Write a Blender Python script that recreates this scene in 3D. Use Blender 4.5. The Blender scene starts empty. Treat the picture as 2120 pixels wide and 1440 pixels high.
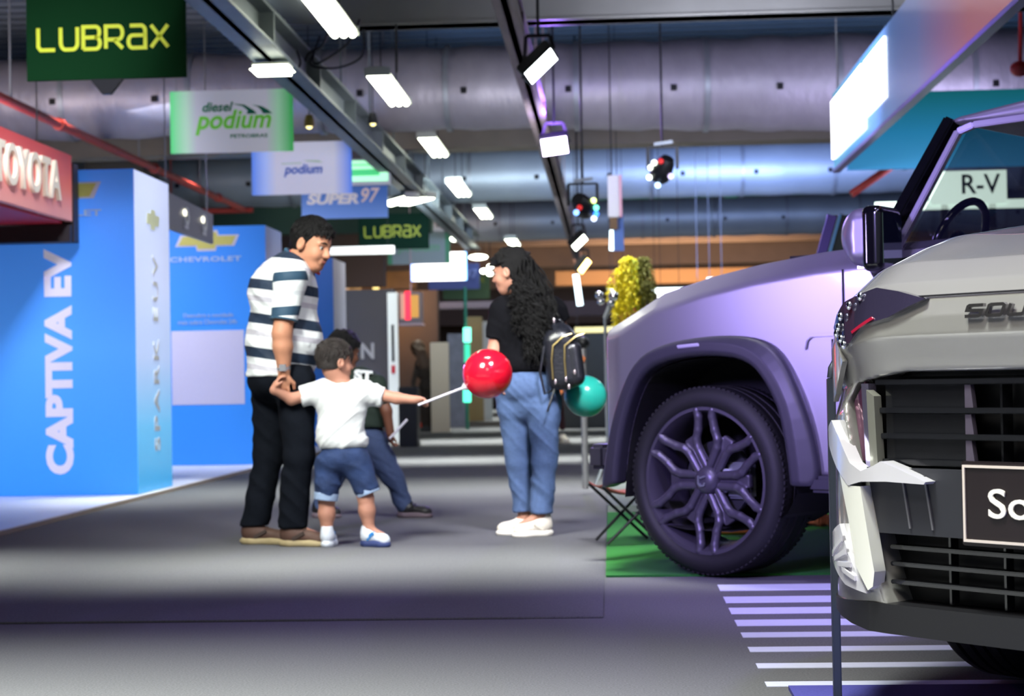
import bpy, bmesh, math, random
import numpy as np
from mathutils import Vector, Matrix, Euler

random.seed(7)
rng = np.random.RandomState(11)
SC = bpy.context.scene
COL = SC.collection
PI = math.pi

# ------------------------------------------------------------------ camera
F = 3600.0                      # focal length in pixels of the 2120-wide frame
W_, H_ = 2120.0, 1440.0
CAM = Vector((0, 0, .88))
_a = math.atan(203.8 / F); _p = math.atan(67.7 / math.hypot(F, 203.8)); _r = .018
FW = Vector((-math.sin(_a) * math.cos(_p), math.cos(_a) * math.cos(_p), math.sin(_p)))
_r0 = Vector((math.cos(_a), math.sin(_a), 0)); _u0 = _r0.cross(FW)
RT = _r0 * math.cos(_r) - _u0 * math.sin(_r)
UP = _u0 * math.cos(_r) + _r0 * math.sin(_r)
cam_d = bpy.data.cameras.new('camera'); cam = bpy.data.objects.new('camera', cam_d); COL.objects.link(cam)
cam_d.sensor_width = 36.0; cam_d.lens = 36.0 * F / W_
cam_d.clip_start = .05; cam_d.clip_end = 300
M = Matrix((RT, UP, -FW)).transposed().to_4x4(); M.translation = CAM
cam.matrix_world = M
cam_d.dof.use_dof = True; cam_d.dof.focus_distance = 4.7; cam_d.dof.aperture_fstop = 4.9
SC.camera = cam

def ray(x, y): return FW + RT * ((x - W_ / 2) / F) + UP * ((H_ / 2 - y) / F)
def P(x, y, Y):
    d = ray(x, y); return CAM + d * (Y / d.y)
def G(x, y, z=0.0):
    d = ray(x, y); return CAM + d * ((z - CAM.z) / d.z)

# ------------------------------------------------------------------ view, world, lights
SC.view_settings.view_transform = 'Standard'; SC.view_settings.look = 'None'
SC.view_settings.gamma = 1; SC.view_settings.use_curve_mapping = False
SC.view_settings.exposure = 0.0
SC.cycles.use_denoising = True
SC.cycles.max_bounces = 6
SC.cycles.caustics_reflective = False; SC.cycles.caustics_refractive = False

def lin(c):
    if isinstance(c, str): c = [int(c[i:i + 2], 16) / 255 for i in (0, 2, 4)]
    return tuple((v / 12.92 if v <= .04045 else ((v + .055) / 1.055) ** 2.4) for v in c) + (1.0,)

wd = bpy.data.worlds.new('world'); SC.world = wd; wd.use_nodes = True
wd.node_tree.nodes['Background'].inputs[0].default_value = lin('8d93a0')
wd.node_tree.nodes['Background'].inputs[1].default_value = .72

def area(name, loc, target, size, power, color, spread=PI, sy=None):
    l = bpy.data.lights.new(name, 'AREA'); l.energy = power; l.color = lin(color)[:3]
    l.shape = 'RECTANGLE'; l.size = size; l.size_y = sy or size; l.spread = spread
    o = bpy.data.objects.new(name, l); COL.objects.link(o); o.location = loc
    d = Vector(target) - Vector(loc)
    o.rotation_euler = d.to_track_quat('-Z', 'Y').to_euler(); o.visible_camera = True
    return o
def spot(name, loc, target, power, color, ang=60, blend=.6, r=.08):
    l = bpy.data.lights.new(name, 'SPOT'); l.energy = power; l.color = lin(color)[:3]
    l.spot_size = math.radians(ang); l.spot_blend = blend; l.shadow_soft_size = r
    o = bpy.data.objects.new(name, l); COL.objects.link(o); o.location = loc
    d = Vector(target) - Vector(loc); o.rotation_euler = d.to_track_quat('-Z', 'Y').to_euler()
    return o
# rows of hall lamps: bars throwing a band of light across the aisle floor
for Y, pw, sp in ((3.0, 760, 64), (8.3, 150, 26), (14.0, 230, 44), (19.2, 300, 30), (25.2, 420, 40), (31.5, 420, 50), (40, 500, 70), (50, 500, 80)):
    xc, wd = (-3.3, 6.6) if Y < 5 else (-1.2, 10.0)
    area('hall_and_fill_light', (xc, Y, 5.35), (xc, Y, 0), wd, pw, 'eef3e8', math.radians(sp), .4)
# key light on the people from camera left above
area('hall_and_fill_light', (-2.6, 5.2, 4.4), (-1.1, 9.8, 1.3), 1.2, 80, 'f4f6ee', math.radians(50))
area('hall_and_fill_light', (-2.6, 8.6, 4.6), (-4.9, 13.8, 1.0), 1.2, 55, 'eaf0ff', math.radians(50))
area('hall_and_fill_light', (.9, 6.0, 4.6), (-.1, 9.8, 1.0), .8, 34, 'f4f6ff', math.radians(45))  # fill light added to brighten the teal balloon
area('hall_and_fill_light', (-5.2, 15.5, 4.8), (-4.9, 18.6, 1.0), 1.2, 40, 'eaf0ff', math.radians(60))
area('hall_and_fill_light', (-5.2, 20.9, 4.6), (-4.6, 24, 1.0), 1.2, 40, 'eaf0ff', math.radians(60))
# violet show lamps over the cars
spot('violet_light', (-1.7, 3.4, 2.3), (.9, 7.2, .85), 1050, 'b2a0ff', 38, .7, .25)
spot('violet_light', (.0, 5.6, 4.4), (1.0, 7.1, 1.1), 330, 'cfc4ff', 50, .7, .12)
spot('violet_light', (-.4, 17.0, 3.6), (-.2, 9.5, 0), 400, '9a78ff', 70, .9, .12)
spot('violet_light', (1.5, 3.3, 4.4), (1.2, 6.4, .0), 300, '9c88ff', 65, .8, .15)
spot('violet_light', (-1.6, 6.9, 4.8), (-1.6, 6.7, 0), 170, 'a088ff', 48, 1.0, .12)
spot('violet_light', (-6.6, 4.6, 1.9), (1.0, 7.1, 1.15), 620, 'c4b4ff', 15, .9, .25)
spot('magenta_light', (-2.6, 14.5, 1.5), (.0, 8.3, .8), 160, 'ff50b8', 14, .8, .1)
area('ceiling_fill_light', (2.0, 22.6, 4.95), (2.0, 22.7, 5.5), 9, 40, '7fa8e0', PI, .4)  # added uplight on the ceiling deck, unseen behind the thick duct
# cool white lamps over the nearest car
area('hall_and_fill_light', (-.4, 1.6, 3.6), (1.2, 4.0, .8), 1.2, 34, 'fff6ea', math.radians(110))
area('hall_and_fill_light', (1.7, 4.6, 3.9), (1.5, 4.5, 1.0), 1.1, 20, 'f4f2ff', math.radians(110))
# warm lamps that colour the far ceiling, fill lights added to brighten the ducts
area('warm_light', (1.5, 40.6, 2.4), (1.5, 43.5, 6), 5, 520, 'ffca9c', math.radians(150))
area('warm_light', (-4.5, 33, 2.9), (-4.5, 36, 2), 2, 40, 'ffc890', math.radians(120))
area('ceiling_fill_light', (2.2, 25.5, 3.3), (2.6, 30, 4.8), 2, 300, '9db8ff', math.radians(120))
area('ceiling_fill_light', (-6.8, 16.5, 2.9), (-6.4, 20.5, 5), 1.5, 90, 'fff0f0', math.radians(150))
area('ceiling_fill_light', (-1.0, 17.5, 2.6), (-.6, 19.5, 5), 1.2, 70, 'e6e6ec', math.radians(160))
area('ceiling_fill_light', (4.0, 18.4, 2.9), (2.5, 20.7, 4.8), 1.5, 80, 'd0c8f4', math.radians(150))
area('ceiling_fill_light', (1.0, 13.8, 3.0), (1.6, 15.6, 4.3), 1, 90, 'dfe6ff', math.radians(130))
area('ceiling_fill_light', (-2.2, 25.5, 3.0), (-2.2, 29, 5), 2, 170, 'cfe0e8', math.radians(140))

# ------------------------------------------------------------------ materials
_M = {}
def mat(name, col, rough=.5, metal=0.0, emit=0.0, ecol=None, noise=0.0, nscale=30, bump=0.0, bscale=80, coat=0.0, alpha=1.0,
        trans=0.0, spec=.5, sheen=0.0, stretch=None):
    if name in _M: return _M[name]
    m = bpy.data.materials.new(name); m.use_nodes = True; nt = m.node_tree; N = nt.nodes; L = nt.links
    b = N['Principled BSDF']; c = lin(col)
    b.inputs['Base Color'].default_value = c; b.inputs['Roughness'].default_value = rough; b.inputs['Metallic'].default_value = metal
    b.inputs['Coat Weight'].default_value = coat; b.inputs['Coat Roughness'].default_value = .06
    b.inputs['Specular IOR Level'].default_value = spec
    b.inputs['Sheen Weight'].default_value = sheen
    b.inputs['Alpha'].default_value = alpha; b.inputs['Transmission Weight'].default_value = trans
    if emit: b.inputs['Emission Color'].default_value = lin(ecol or col); b.inputs['Emission Strength'].default_value = emit
    if noise or bump:
        tc = N.new('ShaderNodeTexCoord'); src = tc.outputs['Object']
        if stretch:
            mp = N.new('ShaderNodeMapping'); mp.inputs['Scale'].default_value = stretch; L.new(src, mp.inputs[0]); src = mp.outputs[0]
    if noise:
        n = N.new('ShaderNodeTexNoise'); n.inputs['Scale'].default_value = nscale; n.inputs['Detail'].default_value = 4; L.new(src, n.inputs['Vector'])
        mx = N.new('ShaderNodeMix'); mx.data_type = 'RGBA'
        mx.inputs[6].default_value = tuple(v * (1 - noise) for v in c[:3]) + (1,)
        mx.inputs[7].default_value = tuple(min(1, v * (1 + noise)) for v in c[:3]) + (1,)
        L.new(n.outputs['Fac'], mx.inputs[0]); L.new(mx.outputs[2], b.inputs['Base Color'])
    if bump:
        n = N.new('ShaderNodeTexNoise'); n.inputs['Scale'].default_value = bscale; n.inputs['Detail'].default_value = 3; L.new(src, n.inputs['Vector'])
        bp = N.new('ShaderNodeBump'); bp.inputs['Strength'].default_value = bump; bp.inputs['Distance'].default_value = .02
        L.new(n.outputs['Fac'], bp.inputs['Height']); L.new(bp.outputs[0], b.inputs['Normal'])
    _M[name] = m; return m

def band_mat(name, axis, period, offset, stops, rough=.75, tilt=(0, 0, 0), bump=.15):
    """printed or woven bands: colour by the position along one axis of the thing"""
    m = bpy.data.materials.new(name); m.use_nodes = True; nt = m.node_tree; N = nt.nodes; L = nt.links; b = N['Principled BSDF']
    tc = N.new('ShaderNodeTexCoord'); dot = N.new('ShaderNodeVectorMath'); dot.operation = 'DOT_PRODUCT'
    v = [0, 0, 0]; v[axis] = 1; dot.inputs[1].default_value = tuple(v[i] + tilt[i] for i in range(3)); L.new(tc.outputs['Object'], dot.inputs[0])
    a1 = N.new('ShaderNodeMath'); a1.operation = 'MULTIPLY_ADD'; a1.inputs[1].default_value = 1 / period; a1.inputs[2].default_value = offset
    L.new(dot.outputs['Value'], a1.inputs[0]); fr = N.new('ShaderNodeMath'); fr.operation = 'FRACT'; L.new(a1.outputs[0], fr.inputs[0])
    r = N.new('ShaderNodeValToRGB'); r.color_ramp.interpolation = 'CONSTANT'; L.new(fr.outputs[0], r.inputs[0])
    el = r.color_ramp.elements
    while len(el) < len(stops): el.new(.5)
    for e, (p, c) in zip(el, stops): e.position = p; e.color = lin(c)
    L.new(r.outputs[0], b.inputs['Base Color']); b.inputs['Roughness'].default_value = rough
    n = N.new('ShaderNodeTexNoise'); n.inputs['Scale'].default_value = 9; L.new(tc.outputs['Object'], n.inputs['Vector'])
    bp = N.new('ShaderNodeBump'); bp.inputs['Strength'].default_value = bump; bp.inputs['Distance'].default_value = .05
    L.new(n.outputs['Fac'], bp.inputs['Height']); L.new(bp.outputs[0], b.inputs['Normal'])
    return m

def grad_mat(name, axis, lo, hi, stops, rough=.4, emit=0.0, axis2=None):
    """a printed or lit panel with a colour gradient along one axis (object metres lo..hi)"""
    m = bpy.data.materials.new(name); m.use_nodes = True; nt = m.node_tree; N = nt.nodes; L = nt.links; b = N['Principled BSDF']
    tc = N.new('ShaderNodeTexCoord'); sp = N.new('ShaderNodeSeparateXYZ'); L.new(tc.outputs['Object'], sp.inputs[0])
    mr = N.new('ShaderNodeMapRange'); mr.inputs[1].default_value = lo; mr.inputs[2].default_value = hi
    L.new(sp.outputs[axis], mr.inputs[0])
    r = N.new('ShaderNodeValToRGB'); L.new(mr.outputs[0], r.inputs[0]); el = r.color_ramp.elements
    while len(el) < len(stops): el.new(.5)
    for e, (p, c) in zip(el, stops): e.position = p; e.color = lin(c)
    L.new(r.outputs[0], b.inputs['Base Color']); b.inputs['Roughness'].default_value = rough
    if emit: L.new(r.outputs[0], b.inputs['Emission Color']); b.inputs['Emission Strength'].default_value = emit
    return m

# ------------------------------------------------------------------ object helpers
def tag(o, label=None, cat=None, group=None, kind=None):
    if label: o['label'] = label
    if cat: o['category'] = cat
    if group: o['group'] = group
    if kind: o['kind'] = kind
    return o
def empty(name, loc, label, cat, group=None, rz=0.0):
    o = bpy.data.objects.new(name, None); COL.objects.link(o); o.location = loc; o.rotation_euler = (0, 0, rz); o.empty_display_size = .1
    return tag(o, label, cat, group)
def mesh_obj(name, verts, faces, m, parent=None, smooth=False, loc=None):
    me = bpy.data.meshes.new(name); me.from_pydata([tuple(map(float, v)) for v in verts], [], [tuple(map(int, f)) for f in faces]); me.update()
    if smooth: me.polygons.foreach_set('use_smooth', [True] * len(me.polygons))
    if m: me.materials.append(m)
    o = bpy.data.objects.new(name, me); COL.objects.link(o)
    if parent: o.parent = parent
    if loc is not None: o.location = loc
    return o

class MB:
    """collects shapes into ONE mesh"""
    def __init__(s): s.v = []; s.f = []
    def add(s, vs, fs):
        n = len(s.v); s.v += [tuple(v) for v in vs]; s.f += [tuple(i + n for i in f) for f in fs]; return s
    def box(s, x0, x1, y0, y1, z0, z1, R=None, o=(0, 0, 0), bev=0):
        vs = [Vector((x, y, z)) for x in (x0, x1) for y in (y0, y1) for z in (z0, z1)]
        if R is not None: vs = [R @ v for v in vs]
        o = Vector(o); vs = [v + o for v in vs]
        return s.add(vs, [(0, 1, 3, 2), (4, 6, 7, 5), (0, 4, 5, 1), (2, 3, 7, 6), (0, 2, 6, 4), (1, 5, 7, 3)])
    def bar(s, a, b, w, h=None, up=(0, 0, 1)):
        a = Vector(a); b = Vector(b); d = (b - a).normalized(); h = h or w
        u = Vector(up)
        if abs(d.dot(u)) > .95: u = Vector((1, 0, 0))
        sd = d.cross(u).normalized() * w / 2; uu = sd.cross(d).normalized() * h / 2
        vs = [a + sd + uu, a - sd + uu, a - sd - uu, a + sd - uu, b + sd + uu, b - sd + uu, b - sd - uu, b + sd - uu]
        return s.add(vs, [(0, 1, 2, 3), (7, 6, 5, 4), (0, 4, 5, 1), (1, 5, 6, 2), (2, 6, 7, 3), (3, 7, 4, 0)])
    def tube(s, pts, r, n=10, cap=True):
        pts = [Vector(p) for p in pts]; rs = r if isinstance(r, (list, tuple)) else [r] * len(pts)
        prev = None; rings = []
        for i, p in enumerate(pts):
            d = (pts[min(i + 1, len(pts) - 1)] - pts[max(i - 1, 0)]).normalized()
            if prev is None:
                u = Vector((0, 0, 1)) if abs(d.z) < .9 else Vector((1, 0, 0)); prev = (u - d * u.dot(d)).normalized()
            else: prev = (prev - d * prev.dot(d)).normalized()
            w = d.cross(prev)
            rings.append([p + (prev * math.cos(t) + w * math.sin(t)) * rs[i] for t in [2 * PI * k / n for k in range(n)]])
        base = len(s.v); vs = [v for q in rings for v in q]; fs = []
        for i in range(len(rings) - 1):
            for k in range(n): fs.append((i * n + k, i * n + (k + 1) % n, (i + 1) * n + (k + 1) % n, (i + 1) * n + k))
        if cap: fs.append(tuple(range(n - 1, -1, -1))); fs.append(tuple((len(rings) - 1) * n + k for k in range(n)))
        return s.add(vs, fs)
    def lathe(s, prof, n=48, axis='Z', o=(0, 0, 0), close=False):
        """prof: list of (radius, height)"""
        o = Vector(o); vs = []
        for r, h in prof:
            for k in range(n):
                t = 2 * PI * k / n; c, q = r * math.cos(t), r * math.sin(t)
                vs.append(o + (Vector((c, q, h)) if axis == 'Z' else Vector((c, h, q)) if axis == 'Y' else Vector((h, c, q))))
        fs = []; m = len(prof)
        for i in range(m if close else m - 1):
            j = (i + 1) % m
            for k in range(n):
                q = (i * n + k, i * n + (k + 1) % n, j * n + (k + 1) % n, j * n + k); fs.append(q)
        return s.add(vs, fs)
    def prism(s, poly, z0, z1, fn=None):
        """poly in 2D extruded; fn maps (u, v, w) to a point"""
        fn = fn or (lambda u, v, w: (u, v, w)); n = len(poly)
        vs = [fn(u, v, z0) for u, v in poly] + [fn(u, v, z1) for u, v in poly]
        fs = [tuple(range(n - 1, -1, -1)), tuple(range(n, 2 * n))] + [(i, (i + 1) % n, n + (i + 1) % n, n + i) for i in range(n)]
        return s.add(vs, fs)
    def ribbon(s, pts, w, z0, z1, fn=None, closed=False):
        """a mitred stroke of width w through 2D points, given thickness z0..z1"""
        fn = fn or (lambda u, v, q: (u, v, q)); pts = [Vector(p) for p in pts]; n = len(pts); Lf, Rt = [], []
        for i, p in enumerate(pts):
            if closed: a_, b_ = pts[i - 1], pts[(i + 1) % n]
            else: a_, b_ = pts[max(i - 1, 0)], pts[min(i + 1, n - 1)]
            d1 = (p - a_).normalized() if (p - a_).length > 1e-9 else (b_ - p).normalized()
            d2 = (b_ - p).normalized() if (b_ - p).length > 1e-9 else d1
            n1 = Vector((-d1.y, d1.x)); n2 = Vector((-d2.y, d2.x)); m_ = (n1 + n2)
            m_ = n1 if m_.length < 1e-6 else m_.normalized(); k = min(2.2, 1 / max(.3, m_.dot(n1)))
            Lf.append(p + m_ * k * w / 2); Rt.append(p - m_ * k * w / 2)
        vs = []
        for z in (z0, z1):
            for l, r in zip(Lf, Rt): vs += [fn(l.x, l.y, z), fn(r.x, r.y, z)]
        fs = []; o = 2 * n
        for i in range(n if closed else n - 1):
            j = (i + 1) % n; a0, a1, b0, b1 = 2 * i, 2 * i + 1, 2 * j, 2 * j + 1
            fs += [(a0, b0, b1, a1), (o + a0, o + a1, o + b1, o + b0), (a0, o + a0, o + b0, b0), (a1, b1, o + b1, o + a1)]
        if not closed: fs += [(0, 1, o + 1, o), (2 * n - 2, o + 2 * n - 2, o + 2 * n - 1, 2 * n - 1)]
        return s.add(vs, fs)
    def ball(s, c, r, n=16, m=10, R=None):
        c = Vector(c); r = Vector(r) if not isinstance(r, (int, float)) else Vector((r, r, r)); vs = []
        for i in range(m + 1):
            t = PI * i / m
            for k in range(n):
                q = 2 * PI * k / n; v = Vector((math.sin(t) * math.cos(q) * r.x, math.sin(t) * math.sin(q) * r.y, math.cos(t) * r.z))
                vs.append(c + (R @ v if R is not None else v))
        fs = [(i * n + k, (i + 1) * n + k, (i + 1) * n + (k + 1) % n, i * n + (k + 1) % n) for i in range(m) for k in range(n)]
        return s.add(vs, fs)
    def build(s, name, m, parent=None, smooth=False, bevel=0, seg=2, auto=None):
        o = mesh_obj(name, s.v, s.f, m, parent, smooth); me = o.data
        bm = bmesh.new(); bm.from_mesh(me); bmesh.ops.remove_doubles(bm, verts=bm.verts, dist=1e-6)
        bmesh.ops.dissolve_degenerate(bm, dist=1e-7, edges=bm.edges)
        bmesh.ops.recalc_face_normals(bm, faces=bm.faces)
        if bevel:
            es = [e for e in bm.edges if len(e.link_faces) == 2 and e.calc_face_angle(0) > .6]
            bmesh.ops.bevel(bm, geom=es, offset=bevel, segments=seg, affect='EDGES', clamp_overlap=True)
        if smooth or bevel:
            for f in bm.faces: f.smooth = True
            for e in bm.edges:
                if len(e.link_faces) == 2 and e.calc_face_angle(0) > (auto or .75): e.smooth = False
        bm.to_mesh(me); bm.free(); return o

def struct(o): o['kind'] = 'structure'; return o
def clone(o, parent=None, loc=None, rot=None):
    c = o.copy(); COL.objects.link(c); c.parent = parent
    for ch in list(o.children): clone(ch, c)
    if loc is not None: c.location = loc
    if rot is not None: c.rotation_euler = rot
    return c

def text_mesh(s, size, m, parent, o, X, Y, name='lettering', bold=0.0, align='CENTER', sx=1.0, shear=0.0, depth=.004, space=1.0, fit=None):
    """raised lettering in the built-in font; X and Y are its directions, o the place of its middle"""
    c = bpy.data.curves.new(name, 'FONT'); c.body = s; c.size = size; c.offset = bold; c.shear = shear; c.extrude = depth / 2
    c.align_x = align; c.align_y = 'CENTER'; c.space_character = space; c.resolution_u = 4
    t = bpy.data.objects.new('tmp', c); COL.objects.link(t); dg = bpy.context.evaluated_depsgraph_get()
    me = bpy.data.meshes.new_from_object(t.evaluated_get(dg)); bpy.data.objects.remove(t)
    X = Vector(X).normalized(); Y = Vector(Y).normalized(); Z = X.cross(Y); o = Vector(o)
    cs = [v.co.copy() for v in me.vertices]
    x0 = min(v.x for v in cs); x1 = max(v.x for v in cs); y0 = min(v.y for v in cs); y1 = max(v.y for v in cs)
    cx = (x0 + x1) / 2 if align == 'CENTER' else x0; cy = (y0 + y1) / 2
    fx = fy = 1
    if fit: fx = fit[0] / (x1 - x0); fy = fit[1] / (y1 - y0)
    for v, q in zip(me.vertices, cs): v.co = o + X * ((q.x - cx) * sx * fx) + Y * ((q.y - cy) * fy) + Z * q.z
    me.materials.clear(); me.materials.append(m)
    ob = bpy.data.objects.new(name, me); COL.objects.link(ob); ob.parent = parent
    return ob

# ------------------------------------------------------------------ smooth solids (distance fields to mesh)
def _smin(a_, b_, k):
    if k <= 0: return np.minimum(a_, b_)
    h = np.clip(.5 + .5 * (b_ - a_) / k, 0, 1); return b_ + (a_ - b_) * h - k * h * (1 - h)
def _smax(a_, b_, k): return -_smin(-a_, -b_, k)
def v3(v): return np.array(tuple(v), dtype=np.float32)
def cap(a_, b_, ra, rb=None, k=.02, op='+', clip=()):
    return dict(t='c', a=v3(a_), b=v3(b_), ra=ra, rb=ra if rb is None else rb, k=k, op=op, clip=clip)
def ell(c, r, R=None, k=.03, op='+', clip=()):
    r = (r, r, r) if isinstance(r, (int, float)) else r
    return dict(t='e', c=v3(c), r=v3(r), R=None if R is None else np.array(R, dtype=np.float32), k=k, op=op, clip=clip)
def rbox(c, h, R=None, rnd=.01, k=.0, op='+', clip=()):
    return dict(t='b', c=v3(c), h=v3(h), R=None if R is None else np.array(R, dtype=np.float32), rnd=rnd, k=k, op=op, clip=clip)
def fun(f, lo, hi, k=0.0, op='+'): return dict(t='f', f=f, lo=v3(lo), hi=v3(hi), k=k, op=op, clip=())
def _bb(q):
    if q['t'] == 'c':
        r = max(q['ra'], q['rb']); return np.minimum(q['a'], q['b']) - r, np.maximum(q['a'], q['b']) + r
    if q['t'] == 'e': r = q['r'].max() if q['R'] is not None else q['r']; return q['c'] - r, q['c'] + r
    if q['t'] == 'b': r = np.linalg.norm(q['h']) if q['R'] is not None else q['h']; return q['c'] - r, q['c'] + r
    return q['lo'], q['hi']
def _ev(q, p):
    t = q['t']
    if t == 'c':
        ab = q['b'] - q['a']; pa = p - q['a']; h = np.clip(pa @ ab / max(1e-9, ab @ ab), 0, 1)
        d = np.linalg.norm(pa - h[:, None] * ab, axis=1) - (q['ra'] + (q['rb'] - q['ra']) * h)
    elif t == 'e':
        w = p - q['c']
        if q['R'] is not None: w = w @ q['R']
        k0 = np.linalg.norm(w / q['r'], axis=1); k1 = np.linalg.norm(w / q['r'] ** 2, axis=1); d = k0 * (k0 - 1) / np.maximum(k1, 1e-6)
        d = np.where(k0 < 1e-4, -q['r'].min(), d)
    elif t == 'b':
        w = p - q['c']
        if q['R'] is not None: w = w @ q['R']
        w = np.abs(w) - (q['h'] - q['rnd']); d = np.linalg.norm(np.maximum(w, 0), axis=1) + np.minimum(w.max(axis=1), 0) - q['rnd']
    else: d = q['f'](p)
    for pt, n in q['clip']: d = np.maximum(d, (p - v3(pt)) @ v3(n))
    return d
def sdf_eval(prims, p):
    d = np.full(len(p), 9.0, dtype=np.float32)
    for q in prims:
        e = _ev(q, p)
        if q['op'] == '+': d = _smin(d, e, q['k'])
        elif q['op'] == '-': d = _smax(d, -e, q['k'])
        else: d = _smax(d, e, q['k'])
    return d
def sdf_mesh(prims, res, noise=None):
    bbs = [_bb(q) for q in prims]
    plus = [b for b, q in zip(bbs, prims) if q['op'] == '+']
    lo = np.min([b[0] for b in plus], axis=0) - .03 - res * 2; hi = np.max([b[1] for b in plus], axis=0) + .03 + res * 2
    B = 12; n = ((np.ceil((hi - lo) / res).astype(int) + B) // B) * B; nb = n // B
    vals = np.empty(tuple(n), dtype=np.float32)
    bi = np.stack(np.meshgrid(*[np.arange(k) for k in nb], indexing='ij'), -1).reshape(-1, 3)
    cen = lo + (bi * B + (B - 1) / 2) * res; hd = (B * res) * .5 * 1.733
    cv = sdf_eval(prims, cen.astype(np.float32))
    off = np.stack(np.meshgrid(*[np.arange(B)] * 3, indexing='ij'), -1).reshape(-1, 3).astype(np.float32) * res
    for b, c, d in zip(bi, cen, cv):
        sl = tuple(slice(k * B, k * B + B) for k in b)
        if abs(d) > hd * 1.5 + .05: vals[sl] = d; continue
        r = hd + .06
        act = [q for q, (l, h) in zip(prims, bbs) if np.all(c + r > l) and np.all(c - r < h) or q['op'] == '&']
        if not any(q['op'] == '+' for q in act): vals[sl] = abs(d) + .01; continue
        p = (lo + b * B * res + off).astype(np.float32); vals[sl] = sdf_eval(act, p).reshape(B, B, B)
    if noise is not None: pass
    return surface_nets(vals, lo, res)
def surface_nets(v, lo, res):
    ins = v < 0; nx, ny, nz = v.shape
    c = np.zeros((nx - 1, ny - 1, nz - 1), dtype=np.int8)
    for dx in (0, 1):
        for dy in (0, 1):
            for dz in (0, 1): c += ins[dx:nx - 1 + dx, dy:ny - 1 + dy, dz:nz - 1 + dz]
    act = (c > 0) & (c < 8); idx = -np.ones(act.shape, dtype=np.int64); ijk = np.argwhere(act); idx[act] = np.arange(len(ijk))
    acc = np.zeros((len(ijk), 3)); cnt = np.zeros(len(ijk))
    corners = [(0, 0, 0), (1, 0, 0), (0, 1, 0), (1, 1, 0), (0, 0, 1), (1, 0, 1), (0, 1, 1), (1, 1, 1)]
    cvv = [v[ijk[:, 0] + a_, ijk[:, 1] + b_, ijk[:, 2] + c_] for a_, b_, c_ in corners]
    for i in range(8):
        for ax in range(3):
            if corners[i][ax]: continue
            j = i + (1 << ax); va, vb = cvv[i], cvv[j]; m = (va < 0) != (vb < 0)
            t = np.where(m, va / np.where(m, va - vb, 1), 0)
            q = np.array(corners[i], float)[None, :].repeat(len(t), 0); q[:, ax] += t
            acc += q * m[:, None]; cnt += m
    pts = lo + (ijk + acc / cnt[:, None]) * res
    faces = []
    for ax in range(3):
        o1, o2 = [(1, 2), (2, 0), (0, 1)][ax]
        sa = [slice(None)] * 3; sb = [slice(None)] * 3; sa[ax] = slice(0, -1); sb[ax] = slice(1, None)
        A = ins[tuple(sa)]; Bq = ins[tuple(sb)]; e = np.argwhere(A != Bq)
        e = e[(e[:, o1] > 0) & (e[:, o2] > 0) & (e[:, o1] < v.shape[o1] - 1) & (e[:, o2] < v.shape[o2] - 1)]
        flip = A[e[:, 0], e[:, 1], e[:, 2]]
        def at(d1, d2):
            q = e.copy(); q[:, o1] += d1; q[:, o2] += d2; return idx[q[:, 0], q[:, 1], q[:, 2]]
        f = np.stack([at(-1, -1), at(0, -1), at(0, 0), at(-1, 0)], 1); f[~flip] = f[~flip][:, ::-1]
        faces.append(f)
    faces = np.concatenate(faces); faces = faces[(faces >= 0).all(1)]
    return pts, faces
def sdf_obj(name, prims, res, m, parent=None, smooth=1):
    pts, f = sdf_mesh(prims, res)
    me = bpy.data.meshes.new(name); me.vertices.add(len(pts)); me.vertices.foreach_set('co', pts.astype(np.float32).ravel())
    me.loops.add(len(f) * 4); me.loops.foreach_set('vertex_index', f.astype(np.int32).ravel())
    me.polygons.add(len(f)); me.polygons.foreach_set('loop_start', np.arange(0, len(f) * 4, 4, dtype=np.int32))
    me.polygons.foreach_set('loop_total', np.full(len(f), 4, dtype=np.int32))
    me.polygons.foreach_set('use_smooth', np.ones(len(f), dtype=bool)); me.update(calc_edges=True); me.validate()
    me.materials.append(m); o = bpy.data.objects.new(name, me); COL.objects.link(o)
    if parent: o.parent = parent
    return o
def poly_sd(poly, x, y):
    """signed distance to a 2D polygon, negative inside"""
    n = len(poly); d = np.full(len(x), 1e9, dtype=np.float32); s = np.ones(len(x), dtype=np.float32)
    for i in range(n):
        ax, ay = poly[i]; bx, by = poly[i - 1]; ex, ey = bx - ax, by - ay; wx, wy = x - ax, y - ay
        h = np.clip((wx * ex + wy * ey) / (ex * ex + ey * ey), 0, 1); qx, qy = wx - ex * h, wy - ey * h
        d = np.minimum(d, qx * qx + qy * qy)
        c1 = y >= ay; c2 = y < by; c3 = ex * wy > ey * wx
        s = np.where((c1 & c2 & c3) | (~c1 & ~c2 & ~c3), -s, s)
    return s * np.sqrt(d)

def chaikin(poly, n=2, closed=True):
    for _ in range(n):
        out = []
        m = len(poly)
        for i in range(m if closed else m - 1):
            (x0, y0), (x1, y1) = poly[i], poly[(i + 1) % m]; out += [(.75 * x0 + .25 * x1, .75 * y0 + .25 * y1), (.25 * x0 + .75 * x1, .25 * y0 + .75 * y1)]
        poly = out
    return poly
from mathutils import noise as _nz
def wrinkle(o, amp, sc=(10, 10, 22), seed=0.0, shear=.5):
    """soft cloth folds: moves the surface along its normals"""
    me = o.data; off = Vector((seed, seed * 1.7, seed * .3))
    for v, nrm in zip(me.vertices, [n.vector.copy() for n in me.vertex_normals]):
        c = v.co; q = Vector((c.x * sc[0] + c.z * shear * sc[0], c.y * sc[1], c.z * sc[2] + c.x * shear * sc[2])) + off
        k = 1 - abs(_nz.noise(q)) * 2.2 + .4 * _nz.noise(q * 2.3); v.co = c + nrm * (k - .4) * amp
    me.update(); return o
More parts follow.
